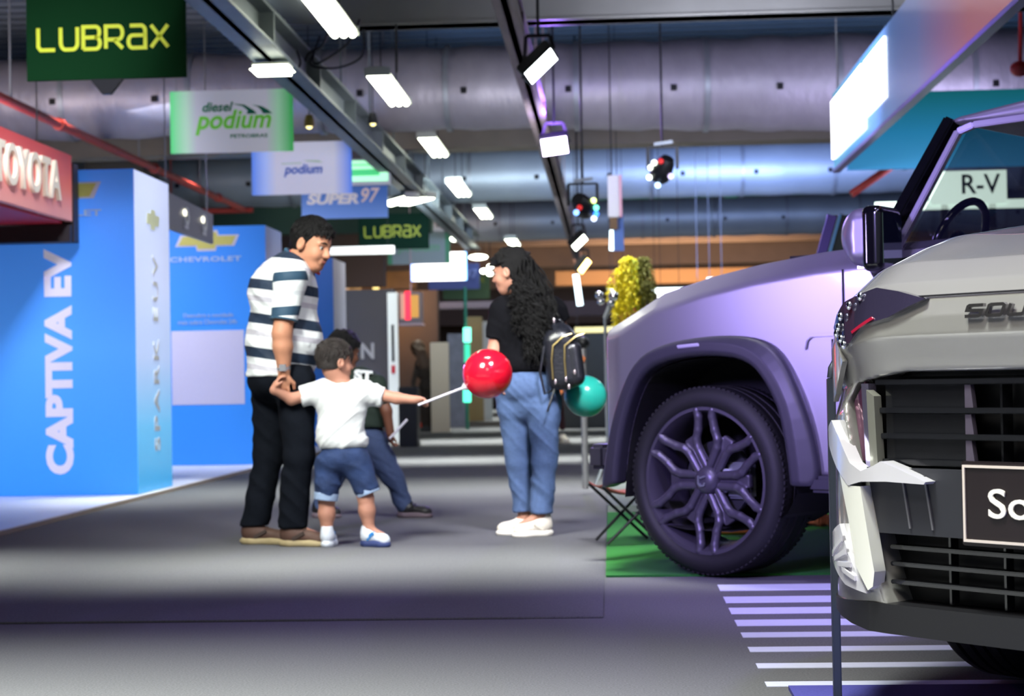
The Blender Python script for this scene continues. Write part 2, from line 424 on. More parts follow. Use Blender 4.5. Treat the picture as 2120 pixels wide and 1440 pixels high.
# ------------------------------------------------------------------ the hall
m_carpet = mat('carpet', '68686c', .95, noise=.5, nscale=150, bump=.25, bscale=420, spec=.15)
m_carpet2 = mat('carpet_walkway', '646468', .95, noise=.5, nscale=150, bump=.25, bscale=420, spec=.15)
m_conc = mat('concrete', '6a655f', .85, noise=.2, nscale=2.5, bump=.2, bscale=12)
m_conc_d = mat('concrete_dark', '4a4744', .9, noise=.25, nscale=2, bump=.2, bscale=10)
m_wall = mat('wall_dark', '3a3836', .9, noise=.2, nscale=1.2)
b = MB(); b.box(-16, 16, -6, 62, -.1, 0); struct(b.build('floor', m_carpet))
b = MB(); b.box(-16, 16, 62, 62.2, 0, 6); struct(b.build('wall_back', m_wall))
b = MB(); b.box(-16.2, -16, -6, 62, 0, 6); struct(b.build('wall_left', m_wall))
b = MB(); b.box(16, 16.2, -6, 62, 0, 6); struct(b.build('wall_right', m_wall))
# corrugated deck ceiling
b = MB(); ys = []; y = -6.0
while y < 62: ys += [(y, 5.5), (y + .12, 5.5), (y + .17, 5.62), (y + .29, 5.62)]; y += .34
b.prism([(yy, zz) for yy, zz in ys] + [(62, 5.8), (-6, 5.8)], -16, 16, lambda u, v, w: (w, u, v))
struct(b.build('ceiling', mat('steel_deck', '4c5560', .6, .3, noise=.15, nscale=3)))
# walkway carpet laid over the floor, its right edge the long seam
b = MB(); b.box(-3.68, -.045, 6.43, 60, .0005, .008)
o = b.build('walkway_carpet', m_carpet2, bevel=.002); tag(o, 'grey carpet strip of the central aisle the family stands on', 'carpet')
# raised white stand platform, left
b = MB(); b.box(-12, -3.70, 9.5, 26, .0005, .03)
o = b.build('stand_platform', mat('platform_white', 'e2e4f2', .45, noise=.04, nscale=4)); tag(o, 'low white platform under the blue display boxes', 'platform')
b2 = MB(); b2.box(-3.70, -3.665, 9.5, 26, .0005, .034); b2.build('edge_trim', mat('edge_beige', 'b8a995', .5, noise=.1), o)
# lower floor sheet right of the aisle seam: green turf
m_turf = mat('turf', '287a2e', .95, noise=.45, nscale=180, bump=.6, bscale=300)
b = MB(); b.box(-.04, 6.5, 7.74, 11.4, .0005, .010); o = b.build('turf_mat', m_turf); tag(o, 'green artificial turf under the violet off-roader', 'turf mat')
b = MB(); b.box(-.04, 6.5, 11.45, 14.6, .0005, .05); o = b.build('grey_rug', mat('rug_grey', '69716d', .9, noise=.3, nscale=60)); tag(o, 'pale grey-green rug lying beyond the turf', 'rug')
b = MB(); b.box(.48, 4.5, 3.2, 4.93, .0005, .012); o = b.build('blue_mat', mat('mat_blue', '4c4ba0', .9, noise=.2, nscale=150, bump=.2)); tag(o, 'violet-blue mat under the silver car in the corner', 'mat')
# white tape stripes
m_tape = mat('tape_white', 'd9dcf4', .55, noise=.05, nscale=40)
stripe_y = [7.26, 6.93, 6.63, 6.345, 6.04, 5.74, 5.46, 5.205, 4.985]
ordn = ['farthest', 'second farthest', 'third farthest', 'fourth farthest', 'middle', 'fourth nearest', 'third nearest', 'second nearest', 'nearest']
pys = [1217, 1242, 1265, 1290, 1315, 1345, 1379, 1417]
ordn = ['farthest', 'second farthest', 'third farthest', 'fourth farthest', 'fourth nearest', 'third nearest', 'second nearest', 'nearest']
for i, py in enumerate(pys):
    px = 1488 + (1585 - 1488) * (py - 1217) / 200.0
    g = G(px, py); wdt = 9.5 * (g.y ** 2) / 3168 * (1.25 if py < 1300 else 1.0)
    b = MB(); b.box(g.x, g.x + 1.75, g.y - wdt / 2, g.y + wdt / 2, .0005, .003)
    o = b.build('floor_stripe', m_tape)
    tag(o, 'white stripe across the dark carpet, %s of the eight from the camera' % ordn[i], 'floor stripe', 'white floor stripes')

# ------------------------------------------------------------------ ducts, beams, pipes
m_foil = mat('duct_foil', '9a96a0', .5, .45, noise=.15, nscale=3, bump=.5, bscale=5, stretch=(2.2, 1, 1))
m_foil2 = mat('duct_foil_smooth', '98a0a8', .5, .45, noise=.12, nscale=2, bump=.25, bscale=4)
m_zinc = mat('zinc', '8e939a', .45, .6, noise=.15, nscale=6)
m_black = mat('black_metal', '15151a', .45, .3, noise=.1)
m_dark = mat('dark_plastic', '1b1b20', .5, noise=.1)
m_white = mat('white_paint', 'd8dade', .5, noise=.04)
def duct(name, Y, xs, prof, m, label, wob=.012, seams=True):
    """round insulated duct across the hall; prof(x) gives centre height and radius"""
    b = MB(); pts = []; rs = []; n = 120
    for i in range(n + 1):
        x = xs[0] + (xs[1] - xs[0]) * i / n; z, r = prof(x)
        pts.append((x, Y, z)); rs.append(r + wob * math.sin(x * 7.3) + wob * .6 * math.sin(x * 19))
    b.tube(pts, rs, 40); o = b.build(name, m, smooth=True); tag(o, label, 'duct')
    x = xs[0] + .8
    while x < xs[1]:
        z, r = prof(x)
        if abs(x) < Y * .42: s = MB(); s.tube([(x - .03, Y, z), (x + .03, Y, z)], r + .022, 40); s.build('joint_band', m_zinc, o, smooth=True)
        x += 1.55
    x = xs[0] + .4
    while x < xs[1]:
        z, r = prof(x)
        if abs(x) < Y * .42: p = MB(); p.box(x - .035, x + .035, Y - r - .02, Y - r * .8, z - .22 * r - .035, z - .22 * r + .035); p.build('pin_washer', m_black, o)
        x += 1.24
    return o
o1 = duct('insulated_duct', 21, (-12, 12), lambda x: (4.44 - .014 * max(0, x + 1.5) + .0 * x, .50 + .018 * max(0, x + 1.5)), m_foil, 'thick crumpled silver duct spanning the hall behind the first hanging boards')
o2 = duct('insulated_duct', 30, (-14, 14), lambda x: (4.44, .46), m_foil2, 'blue-lit silver duct, middle one of the three crossing the hall', .006)
o3 = duct('insulated_duct', 38, (-14, 14), lambda x: (4.38, .44), m_foil2, 'pale silver duct, farthest of the three crossing the hall', .006)
for o in (o1, o2, o3): o['group'] = 'round silver ducts across the hall'
b = MB(); b.box(-2.5, 9, 15.9, 16.15, 4.18, 4.85); b.box(-2.52, 9.02, 15.88, 16.17, 4.18, 4.21); o = b.build('rectangular_duct', mat('duct_sheet', 'a5a29d', .35, .6, noise=.2, nscale=1.5, bump=.25, bscale=3), bevel=.01)
tag(o, 'boxy pale sheet-metal duct along the top edge, nearest to the camera', 'duct')
def beam(Y, zb, h, m, label, x0=-16, x1=16, name='cross_beam', zt=None):
    b = MB(); b.box(x0, x1, Y, Y + h, zb, zt or 5.5); o = b.build(name, m, bevel=.01); tag(o, label, 'beam'); return o
beam(24, 4.12, .5, mat('concrete_beam', '8a8378', .85, noise=.15, nscale=3, bump=.2, bscale=15), 'beige concrete beam across the hall behind the crumpled duct')
m_cb = mat('concrete_beam_dark', '7c7066', .85, noise=.15, nscale=3, bump=.2, bscale=15)
beam(34, 4.5, .5, m_conc_d, 'dark concrete beam between the middle and farthest round ducts')
beam(42, 4.15, .5, m_cb, 'concrete beam lit orange beyond the farthest round duct')
beam(47, 3.95, .6, m_cb, 'second orange-lit concrete beam, farther down the hall')
beam(53, 3.7, .6, m_cb, 'last brownish concrete beam before the end wall')
# I-beams down the hall
def ibeam(x, w, z, h, m, label, y0=6, y1=48):
    b = MB(); b.box(x - w / 2, x + w / 2, y0, y1, z, z + .03); b.box(x - w / 2, x + w / 2, y0, y1, z + h - .03, z + h); b.box(x - .03, x + .03, y0, y1, z, z + h)
    o = b.build('steel_beam', m, bevel=.004); tag(o, label, 'beam')
    y = y0 + 1
    while y < y1 - .1:
        s = MB(); s.box(x - w / 2, x + w / 2, y - .012, y + .012, z, z + h)
        if not (15.2 < y < 16.4 or abs(y - 21) < .8 or abs(y - 30) < .7 or abs(y - 38) < .7): s.box(x - .01, x + .01, y - .01, y + .01, z + h, 5.5)
        s.build('stiffener', m, o); y += 2.2
    return o
m_steel = mat('steel_grey', '6c7478', .5, .4, noise=.2, nscale=5)
ibeam(-2.76, .30, 3.56, .30, m_steel, 'grey steel beam running down the aisle behind the hanging boards', 6, 35.4)
ibeam(-.71, .18, 3.58, .18, mat('steel_brown', '7c6f72', .5, .4, noise=.2, nscale=5), 'slim steel beam carrying the floodlights, down the middle of the hall', 8, 46.4)
# cable tray on the left beam
b = MB(); b.box(-2.72, -2.52, 7, 15.0, 4.02, 4.04); b.box(-2.74, -2.72, 7, 15.0, 4.02, 4.12); b.box(-2.52, -2.50, 7, 15.0, 4.02, 4.12)
y = 7.5
while y < 15: b.box(-2.63, -2.61, y, y + .02, 4.04, 5.5); y += 1.5
o = b.build('cable_tray', m_zinc); tag(o, 'galvanised cable tray beside the left steel beam, at the top edge', 'cable tray')
# pipes
m_red = mat('pipe_red', 'a8342a', .45, noise=.2, nscale=8)
b = MB(); b.tube([(-6.14, 10.5, 3.85), (-6.14, 29.0, 3.85)], .05, 14); o = b.build('sprinkler_pipe', m_red, smooth=True); tag(o, 'long red sprinkler pipe running down the hall at the left', 'pipe')
for y in (12.2, 15.4, 19.2, 23.3, 27.1): s = MB(); s.tube([(-6.14, y - .06, 3.85), (-6.14, y + .06, 3.85)], .07, 14); s.build('coupling', m_red, o, smooth=True)
for y in (13.8, 17.6, 22.5, 25.9): s = MB(); s.tube([(-6.14, y, 3.89), (-6.14, y, 5.5)], .012, 6); s.build('hanger_rod', m_zinc, o)
b = MB(); b.tube([(-7.8, 29.1, 3.85), (-6.0, 29.1, 3.85)], .05, 12); b.tube([(-6.9, 29.1, 3.85), (-6.9, 29.1, 3.65)], .03, 8); b.tube([(-7.4, 29.1, 3.85), (-7.4, 29.1, 5.5)], .012, 6)
o = b.build('sprinkler_pipe', m_red, smooth=True); tag(o, 'short red cross pipe at the far end of the long red pipe', 'pipe')
m_green = mat('pipe_green', '1f7a4e', .5, noise=.15, nscale=8)
b = MB(); b.tube([(-1.0, 33, 4.32), (9, 33, 4.37)], .055, 12); b.tube([(2.2, 32.98, 4.34), (2.45, 32.98, 4.34)], .09, 12)
for x in (0, 3, 6, 8.5): b.tube([(x, 33, 4.35), (x, 33, 5.5)], .01, 6)
o = b.build('water_pipe', m_green, smooth=True); tag(o, 'green water pipe crossing under the blue-lit duct', 'pipe')
b = MB(); q0, q1 = P(1762, 402, 18.2), P(1830, 355, 18.2); b.tube([q0, q1 + (q1 - q0)], .04, 10); b.tube([q1 + (q1 - q0), (q1.x + q1.x - q0.x, 18.2, 5.5)], .03, 10)
o = b.build('pipe_offset', m_red, smooth=True); tag(o, 'short slanting red pipe below the teal fascia', 'pipe')
# column and soffits, left rear
b = MB(); q = P(235, 300, 26); b.box(q.x - .45, q.x + .45, 26, 26.9, 0, 5.5); struct(b.build('trim_1', mat('column', '5a574f', .9, noise=.2, nscale=3)))
b = MB(); b.box(-15.9, -3.2, 31.4, 31.7, 3.62, 5.49); struct(b.build('trim_2', mat('soffit_green', '16382c', .7, noise=.1)))
for x in (-12, -8, -4): pass
b = MB(); b.box(-15.9, -4.7, 36.2, 36.5, 2.9, 5.49); struct(b.build('trim_3', mat('bulkhead_dark', '34353c', .85, noise=.1)))
b = MB(); b.box(-15.9, 15.9, 58, 58.3, 2.75, 5.49); struct(b.build('trim_4', mat('bulkhead_grey', '5d5b60', .85, noise=.1)))
# low white band (light strip shelf) behind the man's head
b = MB(); q0 = P(682, 519, 27); q1 = P(815, 516, 27); b.box(q0.x, q1.x, 27, 27.12, q0.z - .06, q0.z + .06)
o = b.build('light_strip', mat('strip_white', 'f2f0ea', .5, emit=.9))
for x in (q0.x + .1, q1.x - .1): b = MB(); b.box(x - .003, x + .003, 27.05, 27.056, q0.z, 5.5); b.build('hanger', m_black, o)
tag(o, 'long white light strip right of the man\'s face', 'light strip')

# ------------------------------------------------------------------ hall lamps
m_tube = mat('lamp_tube', 'fdfff0', .4, emit=9, ecol='fbffe8')
m_lampbody = mat('lamp_body', 'b9bdb6', .4, .2, noise=.05)
def tube_lamp(loc, rz, L, w, label, tilt=0.0, zrod=5.5, group='twin tube lamps in a row over the aisle'):
    t = empty('tube_lamp', loc, label, 'lamp', group, rz); t.rotation_euler = (0, tilt, rz)
    b = MB(); b.prism([(-w / 2, .0), (w / 2, .0), (w / 2 - .04, .06), (-w / 2 + .04, .06)], -L / 2, L / 2, lambda u, v, q: (u, q, v)); b.build('housing', m_lampbody, t, bevel=.004)
    for k in (-1, 0, 1):
        d = MB(); d.tube([(k * w * .3, -L / 2 + .03, -.022), (k * w * .3, L / 2 - .03, -.022)], w * .13, 10); d.build('tube', m_tube, t, smooth=True)
    
    for s_ in (-1, 1): e = MB(); e.box(-w / 2, w / 2, s_ * (L / 2 + .005) - .005, s_ * (L / 2 + .005) + .005, -.03, .05); e.build('end_cap', m_lampbody, t)
    h = zrod - loc[2]
    for y in (-L * .35, L * .35): r = MB(); r.tube([(0, y, .06), (0, y, h)], .006, 6); r.build('hanger', m_black, t)
    return t
lamps = [((678, 22), 13.7, 'largest, cut by the top edge above the diesel board'), ((805, 182), 17.4, 'hanging in front of the thick duct'), ((897, 300), 22.5, 'in front of the beige beam'),
         ((950, 388), 26.4, 'just under the middle duct'), ((1000, 438), 31.6, 'small, below the middle duct'), ((1061, 499), 36.0, 'tiny, right above the dark-haired woman')]
for (x, y), D, tx in lamps:
    q = P(x, y, D); tube_lamp(q, 0, 1.75, .25, 'bright tube lamp, ' + tx)
for (x, y), D, tx in (((825, 413), 24.5, 'left of a pair behind the blue Super 97 board'), ((862, 412), 25.5, 'right of a pair behind the blue Super 97 board')):
    q = P(x, y, D); tube_lamp(q, .5, 1.0, .22, 'small tube lamp, ' + tx)
# pillow-shaped lamp above the diesel board
q = P(564, 146, 14.2); t = empty('panel_lamp', q, 'flat glowing lamp resting above the right end of the diesel board', 'lamp')
b = MB(); b.box(-.17, .17, -.13, .13, -.03, .03); b.build('diffuser', m_tube, t, bevel=.028, seg=3)
b = MB(); b.box(-.15, .15, -.11, .11, .03, .05); b.tube([(0, 0, .05), (0, 0, 3.56 - q.z)], .008, 6); b.build('housing', m_lampbody, t)
# black floodlights on the middle beam
def flood(px, D, tilt, label, col, em, w=.30, hgt=.2, rz=0.0, power=0, ax=-.35):
    q = P(px[0], px[1], D); t = empty('floodlight', q, label, 'floodlight', None, rz); R = Matrix.Rotation(tilt, 3, 'Y') @ Matrix.Rotation(ax, 3, 'X')
    b = MB(); b.box(-w / 2, w / 2, -.12, .12, -.03, .06, R); h = b.build('housing', m_black, t, bevel=.012)
    b = MB(); b.box(-w / 2 + .02, w / 2 - .02, -.10, .10, -.036, -.028, R); b.build('lens', mat('flood_lens_' + col, col, .4, emit=em, ecol=col), t)
    b = MB()
    for k in (-1, 1): b.bar(R @ Vector((k * w * .52, 0, 0)), (k * w * .3, 0, .22), .012, .03)
    b.bar((-w * .3, 0, .22), (w * .3, 0, .22), .012, .03); b.tube([(0, 0, .22), (0, 0, 5.5 - q.z)], .012, 8); b.build('bracket', m_black, t)
    return t
flood((1115, 132), 13.6, -.75, 'black floodlight with a cool white face, tilted, hung from the slim middle beam', 'f4fbff', 7, .32)
flood((1148, 299), 18.0, -.12, 'glowing violet floodlight below the slim middle beam', 'dcc0ff', 26, .30, ax=-.85)
l = bpy.data.lights.new('violet_glow', 'POINT'); l.energy = 60; l.color = lin('9a6cff')[:3]; l.shadow_soft_size = .1
o = bpy.data.objects.new('violet_glow', l); COL.objects.link(o); o.location = P(1142, 240, 17.7)
flood((1197, 499), 23.3, -.75, 'small white floodlight left of the white loudspeaker column, below the beam end', 'f6fff0', 9, .26)
flood((1207, 548), 25.4, -.9, 'floodlight with a warm orange glow above a hanging tube', 'ffd27a', 12, .26)
q0 = P(1192, 568, 25.5); q1 = P(1201, 632, 25.5); b = MB(); b.tube([q0, q1], .045, 10); o = b.build('hanging_tube', mat('tube_cool', 'dff6ff', .4, emit=4), smooth=True); b = MB(); b.tube([q0, (q0.x, q0.y, 5.5)], .005, 6); b.build('hanger', m_black, o); tag(o, 'upright glowing tube under the orange floodlight', 'light tube')
q0 = P(1269, 474, 22.0); q1 = P(1268, 518, 22.0); b = MB(); b.tube([q1, q0], .04, 10); o = b.build('hanging_tube', mat('tube_cool', 'dff6ff', .4, emit=4), smooth=True); b = MB(); b.tube([q0, (q0.x + .06, q0.y, q0.z + .1), (q0.x + .06, q0.y, 5.5)], .005, 6); b.build('hanger', m_black, o); tag(o, 'short upright light tube below the white loudspeaker column', 'light tube')
# white loudspeaker column hung beside the middle beam
q = P(1272, 407, 20.0); t = empty('column_loudspeaker', q, 'slim white loudspeaker column hanging from a rod, blue plate behind it', 'loudspeaker')
b = MB(); b.box(-.075, .055, -.08, .08, -.24, .24); b.build('cabinet', m_white, t, bevel=.01)
b = MB(); b.box(.055, .085, -.08, .08, -.24, .24); b.build('side_plate', mat('pinkish', 'd9a6b4', .5, noise=.05), t)
b = MB(); b.box(-.02, .10, .06, .10, -.62, -.2); b.build('back_plate', mat('plate_blue', '4d73b8', .5, noise=.08), t)
b = MB(); b.box(-.06, .03, -.05, .05, -.38, -.24); b.build('connector', mat('ochre', '6b5230', .6, noise=.1), t)
b = MB(); b.tube([(-.03, 0, .24), (-.03, 0, 5.5 - q.z)], .008, 6); b.build('rod', m_black, t)
# stage effect lights: black body ringed by small lenses
def stage_light(px, D, label, rot, cols):
    q = P(px[0], px[1], D); t = empty('stage_light', q, label, 'stage light')
    R = Euler(rot).to_matrix(); b = MB(); b.lathe([(0, .13), (.06, .13), (.085, .08), (.1, 0), (.1, -.09), (.08, -.12), (0, -.12)], 20); b.v = [tuple(R @ Vector(v)) for v in b.v]
    b.build('lamp_head', m_black, t, smooth=True)
    for i, (ang, zz, c) in enumerate(cols):
        w = R @ Vector((math.cos(ang) * .115, math.sin(ang) * .115, zz)); d = MB(); d.ball(w, .028, 12, 8)
        d.build('lens', mat('lens_' + c, c, .15, emit=3.0 if c != 'd02828' else .8), t, smooth=True)
    b = MB()
    for k in (-1, 1): b.bar((k * .14, 0, .0), (k * .14, 0, .21), .02, .03)
    b.bar((-.14, 0, .21), (.14, 0, .21), .03, .02); b.tube([(0, 0, .21), (0, 0, 5.5 - q.z)], .01, 8); b.build('yoke', m_black, t)
    c = MB(); c.bar((-.08, 0, .24), (.1, 0, .26), .03); c.build('clamp', m_zinc, t); return t
stage_light((1372, 350), 16.7, 'black stage light with white lenses hanging in front of the blue duct', (.6, .5, 0),
            [(-2.6, .05, 'f6ffee'), (-2.9, -.03, 'f6ffee'), (-2.3, -.1, 'f6ffee'), (-1.3, -.12, 'bfe0ff'), (-.5, 0, 'b8a8d0'), (-2.0, .12, 'd02828')])
stage_light((1207, 425), 16.9, 'black stage light with blue and green lenses below the slim beam', (.9, -.7, 0),
            [(-2.6, .05, '7fb4ff'), (-1.2, -.1, '3f86ff'), (-.8, -.06, '6fe0c8'), (-.4, 0, 'e8ff9a'), (-2.0, .12, 'd02828'), (-1.6, -.12, 'd8e4ff')])
# loose black cables over the aisle
b = MB()
for pts in ([(690, 30), (670, 90), (640, 110), (632, 125)], [(745, 40), (720, 90), (660, 130), (648, 118), (662, 75)], [(752, 60), (750, 115), (700, 140), (645, 135), (650, 110)], [(615, 105), (622, 130), (612, 148)], [(690, 0), (695, 60)], [(820, 50), (821, 150)]):
    ps = [P(x, y, 15.0 + .1 * i) for i, (x, y) in enumerate(pts)]; sm = []
    for i in range(len(ps) - 1):
        p0, p1, p2, p3 = ps[max(i - 1, 0)], ps[i], ps[i + 1], ps[min(i + 2, len(ps) - 1)]
        for k in range(6):
            u = k / 6; sm.append(.5 * ((2 * p1) + (p2 - p0) * u + (2 * p0 - 5 * p1 + 4 * p2 - p3) * u * u + (3 * p1 - p0 - 3 * p2 + p3) * u ** 3))
    sm.append(ps[-1]); b.tube(sm, .011, 6)
o = b.build('power_cable', m_black, smooth=True); tag(o, 'loose black cables looping in front of the thick silver duct', 'cable')

# ------------------------------------------------------------------ hanging boards
m_wire = mat('wire', '8c8c8c', .4, .6)
XL = -3.0
def board(Y, m, label, x1=XL, w=1.19, z0=3.12, h=.6, top=5.5, rods=(-.5, .5)):
    t = empty('hanging_board', (x1 - w / 2, Y, z0), label, 'board', 'hanging boards in a row down the aisle')
    b = MB(); b.box(-w / 2, w / 2, -.012, .012, 0, h); b.build('panel', m, t, bevel=.003)
    for k in rods: b = MB(); b.tube([(k * w * .9, 0, h), (k * w * .9, 0, top - z0)], .004, 6); b.build('wire', m_wire, t)
    return t
X_, Z_ = (1, 0, 0), (0, 0, 1)
m_lub = mat('board_green', '0b3016', .85, spec=.08, noise=.06, nscale=3)
m_lubt = mat('lettering_yellow', 'c9d22e', .5, noise=.03, emit=.12)
m_pod = grad_mat('board_white_green', 0, -.6, .6, [(0, '35b45e'), (.14, 'a9c9ad'), (.22, 'b7b4bc'), (.78, 'c3c1c8'), (.88, 'a5d8ae'), (1, '22b24c')], .5, emit=.42)  # glow added to the print in place of lamp light on the board
m_podb = grad_mat('board_white_blue', 0, -.6, .6, [(0, '4a7ad2'), (.14, '9fb2dc'), (.25, 'c2c0c8'), (.82, 'c2c2cc'), (1, '4a7ad8')], .4, emit=.32)  # lamp light on this board is also put in as glow
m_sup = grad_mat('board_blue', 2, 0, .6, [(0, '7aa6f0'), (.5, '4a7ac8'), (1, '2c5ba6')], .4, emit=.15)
def arc(cx, cy, rx, ry, a0, a1, n=8): return [(cx + rx * math.cos(math.radians(a0 + (a1 - a0) * i / n)), cy + ry * math.sin(math.radians(a0 + (a1 - a0) * i / n))) for i in range(n + 1)]
LUB = {'L': [[(0, 1), (0, .15), (.15, 0), (1, 0)]], 'U': [[(0, 1), (0, .3)] + arc(.3, .3, .3, .3, 180, 270) + [(.7, 0)] + arc(.7, .3, .3, .3, 270, 360)[1:] + [(1, 1)]],
       'B': [[(0, 0), (0, 1), (.75, 1)] + arc(.75, .76, .22, .24, 90, -90) + [(.1, .52)], [(.7, .52)] + arc(.75, .26, .25, .26, 90, -90) + [(0, 0)]],
       'R': [[(0, 0), (0, 1), (.72, 1)] + arc(.75, .7, .25, .3, 90, -90) + [(.05, .4)], [(.5, .4), (1, 0)]],
       'a': [[(.1, 1), (.75, 1)] + arc(.75, .75, .25, .25, 90, 0) + [(1, 0), (.25, 0)] + arc(.25, .28, .25, .28, 270, 90) + [(1, .56)]],
       'X': [[(0, 1), (1, 0)], [(1, 1), (0, 0)]]}
def lubrax(t, cx, cz, w, h, m, y=-.016):
    b = MB(); cw = w / 6.0; lw = cw * .74
    for i, ch in enumerate('LUBRaX'):
        for st in LUB[ch]:
            b.ribbon([(cx - w / 2 + i * cw + u * lw + (.02 * w if 0 else 0), cz - h / 2 + v * h) for u, v in st], h * .17, y, y + .008, lambda u, v, q: (u, q, v))
    return b.build('lettering', m, t)
def podium(t, c_small, c_big, c_dark, small=True, scale=1.0, z0=.0):
    k = scale; y = -.016
    if small:
        text_mesh('diesel', .1, c_dark, t, (-.13, y, .44 + z0), X_, Z_, 'small_lettering', .0025, shear=.25, fit=(.30, .085 * 1.1))
        text_mesh('PETROBRAS', .05, c_dark, t, (.17, y, .155 + z0), X_, Z_, 'small_lettering', .0012, fit=(.36, .036))
        b = MB()
        for dx, s in ((0, 1), (.14, .62)):
            pts = [(.0 + dx * 1, .47), (.13 + dx, .455), (.22 + dx, .40), (.25 + dx, .365), (.15 + dx, .365), (.16 + dx, .40), (.11 + dx, .44)]
            if s < 1: pts = [(.20, .455), (.30, .435), (.36, .40), (.40, .365), (.31, .365), (.29, .40), (.26, .43)]
            b.prism([(u, v + z0) for u, v in pts], y, y + .006, lambda u, v, q: (u, q, v))
        b.build('leaf_mark', c_dark, t)
    text_mesh('podium', .2 * k, c_big, t, (.02, y, (.29 if small else .28) + z0), X_, Z_, 'lettering', .005 * k, shear=.25, fit=(.74 * k, .24 * k))
m_g1 = mat('letter_green', '1f9a63', .5, noise=.03); m_g2 = mat('letter_lime', '6fc43c', .5, noise=.03, emit=.3); m_b1 = mat('letter_blue', '3b62b8', .5, noise=.03); m_lw = mat('letter_white', 'e8e4e6', .5, noise=.02, emit=.12)
t = board(12.3, m_lub, 'large dark green board with yellow rounded letters, nearest and cut by the top edge', z0=3.10, h=.64, x1=-3.0, w=1.165)
lubrax(t, 0, .30, .99, .16, m_lubt)
b = MB(); b.prism([(-.12, 0), (.12, 0), (.03, -.11), (-.03, -.11)], -.02, .02, lambda u, v, q: (u, q, v)); b.build('lower_clip', m_black, t)
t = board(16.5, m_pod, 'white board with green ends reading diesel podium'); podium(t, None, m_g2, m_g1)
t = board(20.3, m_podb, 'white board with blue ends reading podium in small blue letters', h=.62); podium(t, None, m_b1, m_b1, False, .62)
b = MB(); b.prism([(.02, .40), (.20, .395), (.26, .37), (.08, .385)], -.016, -.012, lambda u, v, q: (u, q, v)); b.prism([(-.24, .37), (0, .375), (0, .365), (-.24, .36)], -.016, -.012, lambda u, v, q: (u, q, v)); b.build('leaf_mark', mat('mark_pale', 'a9c79a', .5, noise=.02), t)
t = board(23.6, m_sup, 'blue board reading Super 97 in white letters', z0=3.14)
text_mesh('SUPER', .18, m_lw, t, (-.16, -.016, .27), X_, Z_, 'lettering', .009, shear=.2, fit=(.72, .15)); text_mesh('97', .2, mat('letter_pale', 'f0d6cc', .5, emit=.12), t, (.36, -.016, .31), X_, Z_, 'lettering', .003, shear=.25, fit=(.26, .2))
b = MB(); b.box(-.45, -.2, -.016, -.012, .40, .415); b.build('small_line', mat('letter_pale', 'f0d6cc', .5), t)
t = board(29.0, mat('board_green_dark', '0a241b', .85, spec=.1, noise=.06, nscale=3), 'small dark green board with dull yellow rounded letters, right of the man\'s head'); lubrax(t, 0, .30, .98, .18, mat('lettering_olive', '8f9a22', .5))
t = board(32.8, mat('board_grey_green', '9aa8a8', .5, noise=.05), 'pale grey board with green ends and faint green podium lettering')
for x in (-.55, .55):
    b = MB(); b.box(x - .045, x + .045, -.016, -.0125, 0, .6); b.build('end_band', mat('band_green', '4f9f72', .5), t)
text_mesh('podium', .2, mat('letter_faint', '7cb48c', .5), t, (0, -.016, .3), X_, Z_, 'lettering', .006, shear=.25, fit=(.8, .22))
t = board(36.6, grad_mat('board_lit', 0, -.6, .6, [(0, '7aa8ff'), (.12, 'ffffff'), (.92, 'ffffff'), (1, '58b8ff')], .5, emit=3.2), 'glaring white board with bluish ends above the far aisle', z0=3.02)  # the glow stands for strong lamp light falling on the board
t = board(40.2, mat('board_navy', '1c2f6e', .6, noise=.05), 'small navy blue board behind the glaring white one', z0=3.02); text_mesh('97', .2, mat('letter_dim', '51609c', .5), t, (.4, -.016, .35), X_, Z_, 'lettering', .003, fit=(.3, .22))
t = board(43.6, mat('board_green_far', '2f5b41', .6, noise=.05), 'smallest and farthest green board of the hanging row', z0=2.95); lubrax(t, 0, .48, 1.0, .14, mat('lettering_dull', '7a9a2e', .5))
# lit green sign between the boards
q0 = P(700, 385, 22); q1 = P(808, 328, 22)
t = empty('lit_sign', ((q0.x + q1.x) / 2, 22, q0.z), 'glowing pale green sign with a grey hood, half behind the blue podium board', 'sign')
w = (q1.x - q0.x) / 2; h = q1.z - q0.z
b = MB(); b.box(-w, w, -.03, .03, 0, h); b.build('case', m_white, t, bevel=.005)
b = MB(); b.box(-w + .03, w - .03, -.038, -.03, .05, h - .02); b.build('face', mat('face_green', 'a8f0c0', .5, emit=1.1, noise=.15, nscale=14), t)
b = MB(); b.box(-w * .75, w * .6, -.042, -.038, .12, .2); b.box(-w * .7, w * .3, -.042, -.038, .25, h - .07); b.build('print', mat('print_green', '4fd884', .5, emit=.6), t)
b = MB(); b.box(-w, w, -.06, .06, h + .01, h + .1); b.tube([(-w * .8, 0, h), (-w * .8, 0, 5.5 - q0.z)], .006, 6); b.tube([(w * .8, 0, h), (w * .8, 0, 5.5 - q0.z)], .006, 6); b.build('hood', mat('hood_grey', '6d6468', .6), t)
for px, py, D, tx in ((1001, 561, 40, 'left of the trio of bright bulbs at the woman\'s face'), (1015, 552, 40.3, 'upper right of the trio of bright bulbs at the woman\'s face'), (1014, 566, 41, 'lower right of the trio of bright bulbs at the woman\'s face'), (940, 494, 33.5, 'left of two small bulbs above the glaring white board'), (956, 491, 33.5, 'right of two small bulbs above the glaring white board')):
    q = P(px, py, D); b = MB(); b.ball(q, (.075, .05, .055), 12, 8); o = b.build('light_bulb', m_tube, smooth=True); tag(o, tx, 'light bulb'); b = MB(); b.tube([(q.x, q.y, q.z + .04), (q.x, q.y, 5.5)], .006, 6); b.build('hanger', m_black, o)
